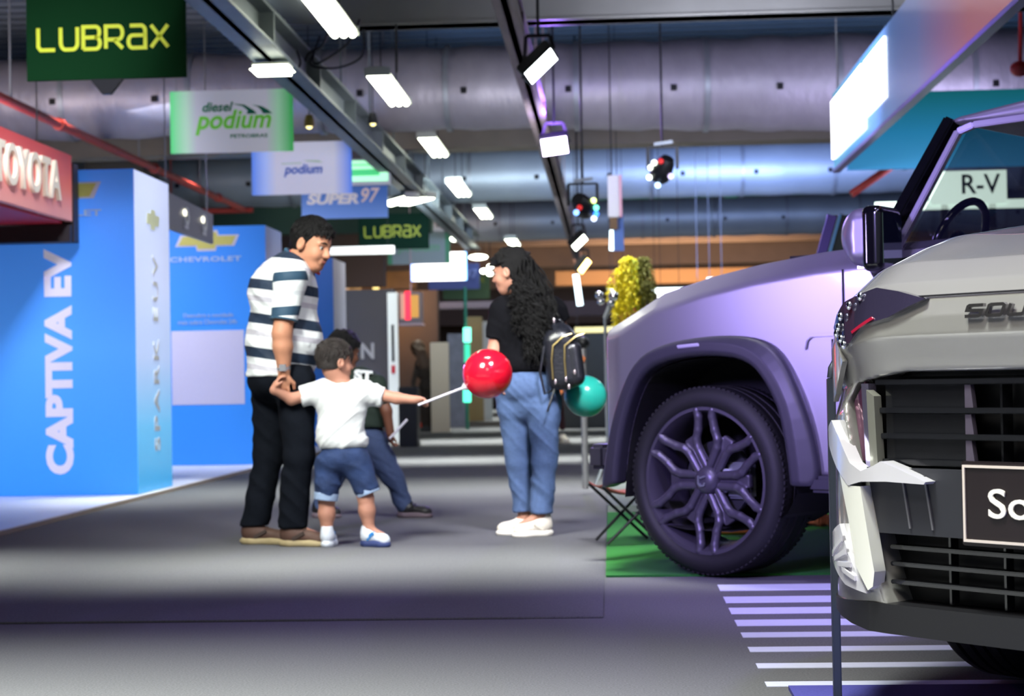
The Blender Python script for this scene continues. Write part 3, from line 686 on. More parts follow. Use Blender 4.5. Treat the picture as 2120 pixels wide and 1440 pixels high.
q = P(990, 532, 34.5); b = MB(); b.ball(q, (.19, .19, .055), 20, 8); o = b.build('pendant_lamp', m_tube, smooth=True); tag(o, 'flat oval glowing lamp left of the woman\'s forehead', 'lamp'); b = MB(); b.tube([(q.x, q.y, q.z + .04), (q.x, q.y, 5.5)], .006, 6); b.build('hanger', m_black, o)
# small spotlights on the left beam
for px, D, tx in (((465, 755 // 3), 16.9, ''),): pass
for (px, py, D, tx) in ((640, 250, 17.5, 'small brass-coloured lamp above the right end of the diesel board'), (772, 245, 19.0, 'small dark lamp with a yellow lens under the thick duct')):
    q = P(px, py, D); t = empty('ceiling_spot', q, tx, 'lamp'); b = MB(); b.lathe([(0, .06), (.035, .06), (.05, 0), (.055, -.06), (.03, -.06)], 16); b.build('shade', mat('brass', '9a8742', .4, .5, noise=.1) if px == 640 else m_black, t, smooth=True)
    b = MB(); b.ball((0, 0, -.05), .035, 12, 8); b.build('bulb', mat('bulb_warm', 'fff0a0', .4, emit=2.5), t, smooth=True)
    b = MB(); b.tube([(0, 0, .06), (0, 0, 5.5 - q.z)], .006, 6); b.build('stem', m_black, t)
# ------------------------------------------------------------------ blue display boxes on the left
def bowtie(w, h):
    """outline of the gold cross emblem"""
    return [(-.5 * w, -.27 * h), (-.42 * w, .27 * h), (-.15 * w, .27 * h), (-.13 * w, .5 * h), (.16 * w, .5 * h), (.18 * w, .27 * h), (.5 * w, .27 * h), (.42 * w, -.27 * h), (.15 * w, -.27 * h), (.13 * w, -.5 * h), (-.16 * w, -.5 * h), (-.18 * w, -.27 * h)]
m_gold = mat('emblem_gold', 'a39c4c', .5, noise=.08, nscale=30); m_rim = mat('emblem_rim', 'a9a6b8', .5, noise=.04)
m_txt = mat('letter_lilac', 'd4cfe2', .55, noise=.02, emit=.35); m_txt_d = mat('letter_grey_blue', '93a6c9', .55, noise=.02)
def emblem(t, cx, cz, w, y, fn=None, rim=True):
    fn = fn or (lambda u, v, q: (cx + u, q, cz + v))
    if rim: b = MB(); b.prism(bowtie(w, w * .32), y, y + .004, fn); b.build('emblem_rim', m_rim, t)
    b = MB(); b.prism(bowtie(w * .9, w * .25), y - .004, y, fn); b.build('emblem', m_gold, t)
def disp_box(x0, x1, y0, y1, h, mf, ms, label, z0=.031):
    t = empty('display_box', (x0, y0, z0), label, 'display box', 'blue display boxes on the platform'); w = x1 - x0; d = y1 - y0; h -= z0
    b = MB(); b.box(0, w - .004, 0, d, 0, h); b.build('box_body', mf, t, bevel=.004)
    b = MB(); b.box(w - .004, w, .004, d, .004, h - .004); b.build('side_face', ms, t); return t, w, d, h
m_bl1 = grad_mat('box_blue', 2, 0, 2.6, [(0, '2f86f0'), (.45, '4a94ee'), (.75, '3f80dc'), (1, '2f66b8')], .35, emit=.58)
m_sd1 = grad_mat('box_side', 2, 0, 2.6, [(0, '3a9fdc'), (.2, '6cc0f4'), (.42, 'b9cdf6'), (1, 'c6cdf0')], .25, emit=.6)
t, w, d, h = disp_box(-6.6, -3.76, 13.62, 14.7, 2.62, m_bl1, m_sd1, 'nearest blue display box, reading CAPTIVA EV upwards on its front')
sx = lambda px, D=13.62: (px - 1265) / 3600 * D - (-6.6)
cx = P(122, 750, 13.62).x + 6.6
zt = P(122, 515, 13.62).z - .031; zb = P(100, 982, 13.62).z - .031
text_mesh('CAPTIVA EV', .3, m_txt, t, (cx, -.006, (zt + zb) / 2), (0, 0, 1), (-1, 0, 0), 'lettering', .016, fit=(zt - zb, .225))
emblem(t, cx - .02, P(150, 394, 13.62).z - .031, .76, -.004)
text_mesh('CHEVROLET', .1, m_txt_d, t, (cx - .01, -.006, P(150, 441, 13.62).z - .031), X_, Z_, 'small_lettering', .003, fit=(.74, .052), space=1.1)
yc = .55; fx = lambda u, v, q: (w + q, yc + u, 2.23 + v)
b = MB(); b.prism(bowtie(.42, .17), .001, .004, fx); b.build('emblem', mat('emblem_pale', 'dfe3bf', .5, noise=.03), t)
text_mesh('SPARK EUV', .3, mat('letter_pale_side', 'dcdfe0', .5, noise=.02), t, (w + .002, yc + .05, 1.13), (0, 0, 1), (0, -1, 0), 'lettering', .008, fit=(1.62, .17), space=1.3)
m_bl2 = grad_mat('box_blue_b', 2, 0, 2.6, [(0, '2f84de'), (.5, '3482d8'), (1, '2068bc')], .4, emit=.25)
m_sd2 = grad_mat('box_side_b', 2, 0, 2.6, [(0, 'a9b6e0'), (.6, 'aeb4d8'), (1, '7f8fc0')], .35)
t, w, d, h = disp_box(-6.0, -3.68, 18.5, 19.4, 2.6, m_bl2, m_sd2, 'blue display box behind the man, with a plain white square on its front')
gx = lambda px: P(px, 700, 18.5).x + 6.0
gz = lambda py: P(430, py, 18.5).z - .031
emblem(t, gx(432), gz(498), .70, -.004)
text_mesh('CHEVROLET', .1, m_txt_d, t, (gx(428), -.006, gz(536)), X_, Z_, 'small_lettering', .003, fit=(.78, .055), space=1.1)
text_mesh('Descubra a novidade', .1, m_txt_d, t, (gx(432), -.006, gz(652)), X_, Z_, 'small_lettering', .001, fit=(.54, .045))
text_mesh('mais sobre Chevrolet 24h', .1, m_txt_d, t, (gx(430), -.006, gz(666)), X_, Z_, 'small_lettering', .001, fit=(.64, .05))
b = MB(); b.box(gx(355), gx(505), -.006, 0, gz(837), gz(684)); b.build('white_square', mat('paper_lilac', 'c3bed6', .6, noise=.03), t)
t, w, d, h = disp_box(-5.6, -3.80, 23.8, 24.9, 2.62, mat('box_blue_c', '2b72cc', .4, noise=.03), mat('box_side_c', 'a8a8c0', .4, noise=.04), 'farthest blue display box, just right of the man\'s chest')
# grey fascia with two lit badges, between the boxes
q0 = P(338, 424, 15.2); X0 = -3.95
t = empty('fascia_sign', (X0, 15.2, 2.3), 'grey fascia with two glowing badges hung between the blue boxes', 'sign')
b = MB(); b.prism([(0, 0), (2.0, 0), (2.0, .30), (0, .34)], -.03, 0, lambda u, v, q: (q, u, v)); b.build('panel', mat('fascia_grey', '8a8a92', .45, noise=.05), t, bevel=.003)
for i, u in enumerate((.8, 1.52)):
    b = MB(); b.ball((.012, u, .20), (.01, .06, .035)); b.build('badge_light', mat('badge_glow', 'fffbe0', .3, emit=2.2), t, smooth=True)
    b = MB(); b.lathe([(.05, -.006), (.09, -.006), (.09, .006), (.05, .006)], 24, 'X', (.01, u + .07, .17), True); b.ribbon([(u - .02, .07), (u + .14, .07)], .03, .004, .012, lambda u_, v, q: (q, u_, v)); b.build('badge', m_white, t)
for u in (.2, 1.8): b = MB(); b.tube([(-.015, u, .3), (-.015, u, 3.2)], .006, 6); b.build('wire', m_wire, t)
# red TOYOTA fascia, top left
X0 = -4.2; t = empty('fascia_sign', (X0, 9.0, 2.19), 'red illuminated fascia reading TOYOTA at the left edge', 'sign')
m_rf = grad_mat('red_face', 2, 0, .52, [(0, 'f2a394'), (.5, 'ea7568'), (1, 'd04038')], .45, emit=.06)
b = MB(); b.box(-.05, 0, 0, 4.42, 0, .52); b.build('red_face', m_rf, t, bevel=.004)
b = MB(); b.box(-3.2, -.06, 0, 4.35, -.02, 0); b.build('red_soffit', mat('soffit_red', 'a01420', .45, emit=.12, ecol='a01420', noise=.1), t)
b = MB(); b.box(-3.2, .01, 4.43, 4.55, -.16, .46); b.box(-3.2, .0, 4.36, 4.43, -.16, -.03); b.build('frame', mat('frame_black', '1c1014', .5, noise=.1), t)
for u in (.6, 2.4, 4.2): b = MB(); b.tube([(-.2, u, -.01), (-.2, u, 3.3)], .006, 6); b.build('wire', m_wire, t)
text_mesh('TOYOTA', .3, mat('letter_cream', 'e8dcc4', .4, emit=.15, noise=.02), t, (.014, 3.36, .275), (0, 1, 0), Z_, 'lettering', .005, fit=(1.42, .3), depth=.03, space=1.05)
# ------------------------------------------------------------------ canopy ring on the right
m_canopy = grad_mat('canopy_face', 1, 0, 11, [(0, 'e8a596'), (.42, 'd88a90'), (.50, 'b48ab4'), (.58, '8a94cc'), (.72, '6c94d4'), (.86, '5aa0d8'), (1, '3aa6b4')], .18, emit=.35)  # printed gradient with an added glow
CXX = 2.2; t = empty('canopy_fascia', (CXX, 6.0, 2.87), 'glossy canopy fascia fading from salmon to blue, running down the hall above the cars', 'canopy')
b = MB(); b.box(0, .045, 0, 11.0, 0, .74); b.build('face_panel', m_canopy, t, bevel=.006)
b = MB(); b.box(-.012, .055, 0, 11.02, -.03, 0); b.build('bottom_edge', mat('edge_violet', '8f80c8', .3, .4, noise=.05), t)
b = MB(); b.box(-.02, 0, 8.95, 11.0, .1, .66); b.build('reflection_panel', mat('reflection_glow', 'fdffff', .3, emit=3.0), t)  # glowing plate stands in for a tube-lamp reflection on the gloss
b = MB(); b.box(-.012, 0, 7.75, 8.85, .18, .66); b.build('reflection_panel', mat('reflection_glow', 'fdffff', .3, emit=3.0), t)  # second strip of the imitated reflection
for u in (.5, 4, 7.5, 10.8): b = MB(); b.tube([(.022, u, .7), (.022, u, 2.63)], .008, 6); b.build('wire', m_wire, t)
m_teal = grad_mat('canopy_teal', 2, 0, .75, [(0, '4aa6e4'), (.45, '2f96cc'), (1, '157a84')], .55, emit=.42)
t = empty('canopy_fascia', (2.34, 17.0, 2.87), 'teal and blue canopy fascia across the hall behind the violet car roof', 'canopy')
b = MB(); b.box(0, 7, 0, .12, 0, .74); b.build('face_panel', m_teal, t, bevel=.006)
for u in (.5, 3.5, 6.5): b = MB(); b.tube([(u, .06, .7), (u, .06, 2.63)], .008, 6); b.build('wire', m_wire, t)
# red bell at the right edge
q = P(2112, 142, 17.4); b = MB(); b.ball(q, (.1, .08, .08)); b.tube([(q.x, q.y, q.z), (q.x + .05, q.y, 5.5)], .02, 8); o = b.build('alarm_bell', mat('bell_red', 'c22a2a', .35, noise=.05), smooth=True); tag(o, 'round red bell at the right edge above the teal fascia', 'bell')
# lit sign with R-V seen through the violet car's window
q0 = P(1925, 425, 16.2); q1 = P(2082, 352, 16.2)
t = empty('lit_sign', ((q0.x + q1.x) / 2, 16.2, 0), 'glowing white sign reading R-V, seen through the side window of the violet car', 'sign')
w = (q1.x - q0.x) / 2; m_sg = mat('sign_glow', 'e6fff0', .4, emit=2.2)
b = MB(); b.box(-w, w, -.03, .03, q0.z, q1.z); b.build('face', m_sg, t)
b = MB(); b.box(-w - .5, w + .9, -.02, .02, q0.z - .04, q0.z + .04); b.build('light_line', m_sg, t)
text_mesh('R-V', .3, mat('letter_black', '1c2a2a', .5), t, (w * .33, -.036, (q0.z + q1.z) / 2 + .03), X_, Z_, 'lettering', .004, fit=(w * 1.0, (q1.z - q0.z) * .58))
b = MB(); b.box(-w + .1, -w + .16, -.02, .04, 0, q0.z); b.box(w - .16, w - .1, -.02, .04, 0, q0.z); b.build('post', m_black, t)

# ------------------------------------------------------------------ far stands
def slab(name, px0, px1, pyt, pyb, Y, th, m, label, cat, floor=True):
    a_ = P(px0, pyb, Y); c_ = P(px1, pyt, Y); b = MB(); b.box(a_.x, c_.x, Y, Y + th, 0 if floor else a_.z, c_.z); o = b.build(name, m, bevel=.01)
    if label: tag(o, label, cat)
    return o
t = empty('display_wall', P(757, 905, 26.0) * 1.0, 'tall charcoal display wall with pale letters, right behind the boy\'s head', 'display wall')
t.location.z = 0; q0 = P(706, 600, 26.0); q1 = P(812, 610, 26.0); w = (q1.x - q0.x) / 2
t.location.x = (q0.x + q1.x) / 2
b = MB(); b.box(-w, w, 0, .5, 0, q0.z); b.build('wall_body', mat('charcoal', '37343a', .6, noise=.08), t, bevel=.01)
text_mesh('N', .4, mat('letter_greyish', '8e8c92', .6), t, (P(761, 726, 26.0).x - t.location.x, -.006, P(761, 726, 26).z), X_, Z_, 'lettering', .012, fit=(.2, .24))
q = P(815, 700, 26.0); t2 = empty('banner_post', (q.x, 25.9, 0), 'narrow white upright panel with a red and black mark beside the charcoal wall', 'panel')
zt = P(815, 606, 26).z; b = MB(); b.box(-.075, .075, 0, .08, 0, zt); b.build('panel', mat('panel_white', 'cfd4d6', .4, emit=.25, noise=.05), t2, bevel=.004)
b = MB(); b.box(-.02, .02, -.004, 0, 1.2, 1.75); b.build('black_mark', m_black, t2); b = MB(); b.box(-.03, .03, -.005, 0, 1.02, 1.14); b.build('red_mark', mat('mark_red', 'b02838', .5), t2)
m_brown = mat('booth_brown', '4c3e36', .7, noise=.15, nscale=3)
slab('booth_wall', 822, 905, 600, 880, 34, .4, m_brown, 'brown booth wall behind the bending visitor', 'booth wall')
slab('booth_wall', 868, 1060, 622, 640, 37, .4, mat('booth_grey', '7a7684', .6, noise=.1), 'long grey booth header left of the dark-haired woman', 'booth header', False)
o = slab('booth_wall', 690, 860, 560, 600, 38, .4, mat('warm_wall', '8a6238', .6, noise=.25, nscale=4), 'warm-lit brown wall strip above the charcoal display wall', 'booth wall', False)
for px, c in ((716, 'e8c8a8'), (778, 'ffe28a'), (735, 'c89a60')):
    q = P(px, 585, 37.8); b = MB(); b.tube([(q.x, 37.8, q.z - .18), (q.x, 37.8, q.z + .2)], .07 if px != 735 else .14, 12)
    o = b.build('wall_lamp', mat('wall_lamp_' + c, c, .4, emit=2.0 if px == 778 else .5), smooth=True)
    tag(o, {716: 'pale lamp right of the farthest blue box', 778: 'bright yellow lamp above the charcoal display wall', 735: 'dim wide amber lamp above the charcoal display wall'}[px], 'lamp')
# red and amber lit cube sign
q0 = P(826, 660, 31); q1 = P(876, 604, 31); t = empty('cube_sign', (q0.x, 31, q0.z), 'small box sign with a glowing red face and amber panel', 'sign')
h = q1.z - q0.z; b = MB(); b.box(0, .40, 0, .4, -.08, h); b.build('case', mat('sign_case', '7a6a70', .5, noise=.1), t)
b = MB(); b.box(.03, .11, -.008, 0, .0, h - .02); b.build('amber_band', mat('amber_soft', 'e0a088', .5, emit=.5), t); b = MB(); b.box(.11, .21, -.01, 0, -.02, h + .02); b.build('red_band', mat('red_glow', 'ff2040', .4, emit=1.5), t)
b = MB(); b.box(.22, .36, -.008, 0, .02, h - .05); b.build('amber_panel', mat('amber_glow', 'd89a40', .5, emit=.6), t); b = MB(); b.box(0, .42, -.01, .42, -.12, -.08); b.tube([(.2, .2, h), (.2, .2, 5.5 - q0.z)], .01, 6); b.build('base_edge', mat('sign_edge', 'c8a8b0', .5), t)
# beige panels, glass case, teal lamp
slab('partition', 893, 928, 708, 882, 30, .1, mat('beige', 'cbbba4', .6, noise=.05), 'free-standing beige panel right of the bending visitor', 'panel')
slab('partition', 929, 962, 690, 866, 33, .1, mat('poster', '6c6c78', .5, noise=.6, nscale=5), 'grey picture panel beside the beige one', 'panel')
slab('partition', 968, 998, 655, 850, 38, .1, mat('ochre_panel', '9a8c5c', .6, noise=.1), 'ochre upright panel left of the red balloon', 'panel')
slab('partition', 996, 1016, 665, 850, 39, .1, mat('pale_panel', 'c8ccc4', .6, noise=.05), 'pale grey upright panel behind the red balloon', 'panel')
for (y0, y1, w_, c, e, tx) in ((678, 708, .07, '7dffd8', 2.4, 'upper, brightest'), (712, 750, .055, '3fd8a8', 1.0, 'middle, dimmer'), (795, 832, .07, '5affd0', 2.0, 'lower, under the balloon stick')):
    q0 = P(967, y1, 31.5); q1 = P(967, y0, 31.5); b = MB(); b.tube([q0, q1], w_, 10); o = b.build('teal_lamp', mat('teal_' + c, c, .4, emit=e), smooth=True); tag(o, 'glowing teal tube lamp left of the red balloon, ' + tx, 'light tube')
b = MB(); q = P(967, 840, 31.6); b.tube([(q.x, 31.58, 0), (q.x, 31.58, 2.6)], .03, 8); o = b.build('lamp_stand', mat('stand_green', '1f6b55', .5)); tag(o, 'thin dark green stand carrying the teal tube lamps', 'stand')
slab('plinth', 826, 862, 800, 905, 23.5, .4, m_dark, 'black plinth behind the boy\'s outstretched arm', 'plinth')
q = G(884, 890); b = MB()
for i in range(7): b.ball((q.x + random.uniform(-.1, .1), q.y + random.uniform(-.05, .05), .06 + random.uniform(0, .05)), random.uniform(.05, .08), 10, 8)
o = b.build('red_flowers', mat('flower_red', 'd23a28', .7, noise=.3, nscale=30), smooth=True); tag(o, 'small red clump on the floor at the bending visitor\'s feet', 'flowers')
# low horizontal light lines and counter right of the woman
for (x0, x1, y, D, th, c, e, tx) in ((1190, 1275, 682, 31.0, .05, 'e8d890', 1.0, 'yellowish line of light right of the backpack'), (1258, 1296, 602, 28, .045, 'eaffff', 2.6, 'short white line of light left of the yellow foliage'), (1350, 1450, 600, 26, .035, 'f0ffff', 2.6, 'long white line of light above the violet bonnet'), (1362, 1412, 609, 25.6, .06, 'ffffff', 3.0, 'thick white lamp just above the violet bonnet'), (1464, 1500, 580, 27, .05, 'f4fff0', 2.5, 'small white lamp above the middle of the violet bonnet')):
    a_ = P(x0, y + 1, D); c_ = P(x1, y - 1, D); b = MB(); b.box(a_.x, c_.x, D, D + .08, a_.z - th, a_.z + th)
    o = b.build('light_strip', mat('strip_' + c, c, .4, emit=e)); tag(o, tx, 'light strip')
    for x in (a_.x + .04, c_.x - .04): b = MB(); b.box(x - .004, x + .004, D + .03, D + .038, a_.z + .02, 5.5); b.build('hanger', m_black, o)
slab('booth_counter', 1165, 1270, 690, 870, 31, .8, mat('counter_dark', '23241c', .6, noise=.3, nscale=4), 'dark counter front seen between backpack and violet car', 'counter')
slab('trim_6', 1100, 1700, 612, 655, 40, .5, mat('header_maroon', '3a2a30', .6, noise=.1), None, None, False)['kind'] = 'structure'
slab('trim_5', 1150, 1900, 545, 590, 44, .5, mat('soffit_tan', 'a08058', .7, noise=.1), None, None, False)['kind'] = 'structure'
# chrome spotlight figure
q = P(1252, 640, 13.5); t = empty('chrome_lamp', (q.x, q.y, 0.05), 'silver multi-headed lamp on a stand left of the yellow foliage', 'lamp')
b = MB(); b.tube([(0, 0, 0), (0, 0, q.z - .1)], .012, 8); b.tube([(0, 0, q.z - .12), (.06, 0, q.z + .02)], .02, 8)
for k in range(3): b.tube([(0, 0, .25), (.2 * math.cos(k * 2.1), .2 * math.sin(k * 2.1), .01)], .01, 6)
b.build('stand', m_zinc, t, smooth=True)
for dx, dz, rr in ((-.04, .06, .035), (-.03, .01, .03), (.07, .05, .04), (.05, -.0, .03)):
    b = MB(); b.ball((dx, -.02, q.z + dz), rr, 14, 10); b.build('lamp_head', mat('chrome', 'd8d8e0', .12, 1.0), t, smooth=True)
# barrier post with orange strap
q = G(1243, 885); t = empty('barrier_post', (q.x, 13.2, 0.05), 'black-topped barrier post with an orange diagonal strap, above the teal balloon', 'barrier post')
z = P(1243, 722, 13.2).z; b = MB(); b.tube([(0, 0, 0), (0, 0, z)], .025, 10); b.build('pole', mat('pole_grey', '8b8b8f', .4, .4), t, smooth=True)
b = MB(); b.ball((0, 0, z), .05, 14, 10); b.build('knob', m_black, t, smooth=True)
b = MB(); b.bar((0, -.03, z - .1), (-.2, -.03, z - .38), .03, .06); b.build('strap', mat('strap_orange', 'c06a30', .6, noise=.1), t)
# yellow foliage on an orange trunk
D = 14.2; q = P(1312, 700, D); t = empty('yellow_plant', (q.x, D, 0), 'drooping yellow foliage spilling over an orange trunk behind the violet car', 'plant')
zt = P(1312, 520, D).z; b = MB(); pts = [(.02, .05, 0), (-.02, .04, .5), (.01, .05, 1.0), (0, .05, 1.45), (.02, .05, zt - .15)]
b.tube(pts, [.13, .12, .12, .11, .06], 16); b.build('trunk', mat('trunk_orange', 'c8743c', .7, noise=.35, nscale=9, bump=.6, bscale=14), t, smooth=True)
def strands(n, m, c0, R0, L0, L1, seed, x_=0):
    """hanging leafy strands that arch outwards and fall"""
    rr = random.Random(seed); b = MB()
    for i in range(n):
        ang = rr.uniform(0, 2 * PI); R_ = rr.uniform(.25, 1) * R0; L = rr.uniform(L0, L1); z0 = zt - .05 - rr.uniform(0, .10) - (R_ / .17) ** 2 * .05; dr = Vector((math.cos(ang), math.sin(ang) * .8, 0)); p0 = Vector((c0, -.02, z0 - .02)); nn = int(L / .016) + 6
        for k in range(nn):
            u = k / nn; p = p0 + dr * R_ * min(1, u * 2.6) ** .7 + Vector((math.sin(u * 5 + i) * .012, math.cos(u * 4 + i) * .012, .05 * math.sin(min(1, u * 2.6) * PI / 1) - L * max(0, u - .12) ** 1.15))
            for q in range(2):
                a2 = rr.uniform(0, 6.28); l = rr.uniform(.022, .05); w_ = rr.uniform(.005, .010); d = (Vector((math.cos(a2), math.sin(a2), -.9)) + dr * .3).normalized(); s = d.orthogonal().normalized(); s = (s * math.cos(a2) + d.cross(s) * math.sin(a2)) * w_; f_ = d.cross(s).normalized() * .004
                b.add([p, p + d * l * .5 + s, p + d * l, p + d * l * .5 - s, p + d * l * .5 + f_], [(0, 1, 4), (1, 2, 4), (2, 3, 4), (3, 0, 4), (0, 3, 2, 1)])
    return b.build('foliage', m, t)
strands(46, mat('leaf_yellow', 'e8d21e', .6, noise=.3, nscale=20), -.02, .10, .25, .62, 3)
strands(26, mat('leaf_yellow', 'e8d21e', .6), -.06, .13, .3, .6, 5)
strands(30, mat('leaf_olive', '5e5c12', .7, noise=.3, nscale=20), .09, .10, .2, .5, 8)
strands(10, mat('leaf_lime', 'a8b020', .6), .0, .1, .5, .85, 9)
# folding stool on the turf
g = G(1300, 1128); t = empty('folding_stool', (g.x, g.y, .016), 'small folding stool with a reddish sling seat, left of the big tyre', 'stool', None, .25)
b = MB(); n = 9; L, Wd = .34, .30; vs = []
for s_ in (0, .006):
    for i in range(n):
        for j in range(n):
            u = -1 + 2 * i / (n - 1); v = -1 + 2 * j / (n - 1); vs.append((u * L / 2, v * Wd / 2, .30 - .05 * (1 - u * u) + .012 * v * v + s_))
fs = [];
for s_ in (0, n * n):
    for i in range(n - 1):
        for j in range(n - 1): fs.append((s_ + i * n + j, s_ + (i + 1) * n + j, s_ + (i + 1) * n + j + 1, s_ + i * n + j + 1))
for i in range(n - 1):
    for e in ((i, 0, i + 1, 0), (i, n - 1, i + 1, n - 1)): fs.append((e[0] * n + e[1], e[2] * n + e[3], n * n + e[2] * n + e[3], n * n + e[0] * n + e[1]))
    for e in ((0, i, 0, i + 1), (n - 1, i, n - 1, i + 1)): fs.append((e[0] * n + e[1], e[2] * n + e[3], n * n + e[2] * n + e[3], n * n + e[0] * n + e[1]))
b.add(vs, fs); b.build('seat', mat('sling_red', '8d4a40', .8, noise=.15, nscale=60), t, smooth=True)
for sy in (-1, 1):
    for sx_ in (-1, 1):
        b = MB(); b.tube([(sx_ * L / 2, sy * Wd / 2, .305), (-sx_ * L * .42, sy * Wd * .42, .005)], .008, 8); b.build('leg', m_black, t, smooth=True)
# brick-coloured fire ring under the car
for k in range(5):
    g = G(1655 + k * 25, 1096 + (k % 3)); b = MB(); R = Matrix.Rotation(random.uniform(0, 3), 3, 'Z')
    b.box(-.055, .055, -.035, .035, 0, .07, R, (g.x, 10.1 + .06 * math.sin(k * 1.7), .017)); o = b.build('campfire_brick', mat('brick', '8c4a38', .85, noise=.25, nscale=25, bump=.4, bscale=50), bevel=.012)
    tag(o, ['leftmost', 'second from left', 'middle', 'second from right', 'rightmost'][k] + ' of five reddish bricks on turf under the violet car', 'brick', 'bricks on the turf under the violet car')
for k, (px, py) in enumerate(((1466, 1090), (1500, 1105))):
    g = G(px, py, .03); b = MB(); b.tube([(g.x - .13, g.y, .055), (g.x + .13, g.y + .06, .05)], [.03, .034], 10); o = b.build('firewood', mat('wood_orange', 'b8623c', .8, noise=.3, nscale=20), smooth=True)
    tag(o, 'orange-brown log on the turf seen through the spokes, %s one' % ('left' if k == 0 else 'right'), 'log')
# steel stand between the two cars
g = Vector(P(1731, 1300, 4.66)); t = empty('info_stand', (g.x, 4.66, .0125), 'slim dark steel stand between the silver car and the striped floor', 'stand')
m_st = mat('stand_steel', '4a5160', .35, .6, noise=.05)
b = MB(); b.box(-.011, .011, -.011, .011, 0, .86); b.build('post', m_st, t, bevel=.003)
b = MB(); b.tube([(0, 0, .86), (.003, .0, .885), (.012, .005, .9), (.06, .02, .935), (.15, .05, .98)], .010, 8); b.build('handle', m_st, t, smooth=True)
b = MB(); b.lathe([(0, 0), (.07, 0), (.07, .006), (.02, .012), (0, .012)], 24); b.build('base_plate', m_st, t, bevel=.003)
# dark framed screen behind the bonnet of the violet car
q0 = P(1690, 560, 11.8); q1 = P(1722, 446, 11.8); t = empty('leaning_screen', (q0.x, 11.8, .05), 'dark glass panel with a violet slanting edge behind the violet bonnet', 'screen')
dx = q1.x - q0.x; zt = q1.z - .05; zb = .0; kx = dx / (q1.z - q0.z)
xb = -kx * (q0.z - .05)
b = MB(); b.prism([(xb, 0), (xb + .5, 0), (dx + .42, zt), (dx, zt)], -.02, .02, lambda u, v, q: (u, q, v)); b.build('glass', mat('screen_dark', '20282e', .1, coat=.5), t, bevel=.004)
b = MB(); b.bar((xb, -.01, 0), (dx, -.01, zt), .035, .06); b.build('edge', mat('edge_purple', '5a4aa0', .3, .4), t)
b = MB(); b.bar((xb + .06, -.03, 0), (dx + .05, -.03, zt), .03, .02); b.build('edge_strip', mat('edge_sky', '5a8ac8', .3), t)
# ------------------------------------------------------------------ people
m_skin = mat('skin', 'b27d62', .55, noise=.08, nscale=25, spec=.35); m_skin2 = mat('skin_fair', 'ae7c68', .55, noise=.06, nscale=25, spec=.35)
m_skin3 = mat('skin_brown', '6e4636', .55, noise=.08, nscale=25, spec=.35)
m_hair = mat('hair_black', '060506', .55, spec=.25, noise=.3, nscale=120, bump=.6, bscale=160); m_hairb = mat('hair_dark_brown', '1d1512', .5, noise=.4, nscale=120, bump=.6, bscale=160)
m_eyew = mat('eye_white', 'a8a29c', .5, spec=.2); m_eyed = mat('eye_dark', '120c0a', .25); m_lip = mat('lips', '8d4a44', .5, noise=.05)
m_jean = mat('denim_dark', '0c1018', .9, spec=.12, noise=.35, nscale=60, bump=.35, bscale=14); m_jean2 = mat('denim_blue', '455a82', .85, noise=.22, nscale=50, bump=.5, bscale=12)
m_jean3 = mat('denim_shorts', '1c3058', .85, noise=.6, nscale=14, bump=.45, bscale=18)
def frame(f, roll=0.0):
    f = Vector(f).normalized(); s = Vector((0, 0, 1)).cross(f).normalized(); u = f.cross(s)
    if roll: R = Matrix.Rotation(roll, 3, f); s = R @ s; u = R @ u
    return Matrix((f, s, u)).transposed()      # columns: forward, side (left), up
def head_prims(c, R, k=1.0, neck=None, nr=.058):
    c = Vector(c); T = lambda f, s, u: c + R @ Vector((f * k, s * k, u * k)); q = []
    E = lambda f, s, u, r, kk=.02: q.append(ell(T(f, s, u), tuple(x * k for x in r), R, kk * k))
    E(-.012, 0, .035, (.098, .078, .085)); E(.032, 0, -.03, (.064, .064, .088), .03); E(.057, 0, -.092, (.036, .040, .033), .025); E(-.005, 0, -.05, (.065, .06, .055), .03)
    for s in (-1, 1):
        E(.062, s * .034, -.034, (.027, .026, .028), .02)
        q.append(ell(T(-.004, s * .085, -.010), (.022 * k, .012 * k, .033 * k), R, .006 * k)); q.append(ell(T(-.002, s * .094, -.006), (.012 * k, .006 * k, .02 * k), R, .004, '-'))
        q.append(ell(T(.094, s * .031, .003), (.014 * k, .016 * k, .010 * k), R, .012 * k, '-'))
        q.append(cap(T(.086, s * .012, .021), T(.074, s * .048, .02), .009 * k, .008 * k, .01 * k))
    q.append(cap(T(.088, 0, .010), T(.108, 0, -.028), .009 * k, .0135 * k, .012 * k))
    for s in (-1, 1): q.append(ell(T(.100, s * .013, -.031), .0085 * k, k=.008 * k))
    q.append(cap(T(.092, -.016, -.056), T(.092, .016, -.056), .008 * k, .008 * k, .008 * k)); q.append(cap(T(.089, -.013, -.068), T(.089, .013, -.068), .009 * k, .009 * k, .008 * k))
    if neck is not None: q.append(cap(T(-.02, 0, -.05), neck, nr * .95, nr, .03 * k))
    return q, T
def face_parts(T, k, parent, brows=True):
    for s in (-1, 1):
        b = MB(); b.ball(T(.0775, s * .031, .002), .0105 * k, 12, 8); e = b.build('eye', m_eyew, parent, smooth=True)
        b = MB(); b.ball(T(.0835, s * .031, .001), .0068 * k, 10, 8); b.build('pupil', m_eyed, e, smooth=True)
        b = MB(); b.tube([T(.095, s * .014, .026), T(.092, s * .032, .031), T(.078, s * .05, .025)], [.0035 * k, .0045 * k, .002 * k], 6); b.build('eyebrow', m_hair, parent, smooth=True)
    b = MB(); b.tube([T(.0905, -.023, -.062), T(.101, -.008, -.0615), T(.102, .0, -.0625), T(.101, .008, -.0615), T(.0905, .023, -.062)], [.002 * k, .0045 * k, .005 * k, .0045 * k, .002 * k], 8); b.build('mouth', m_lip, parent, smooth=True)
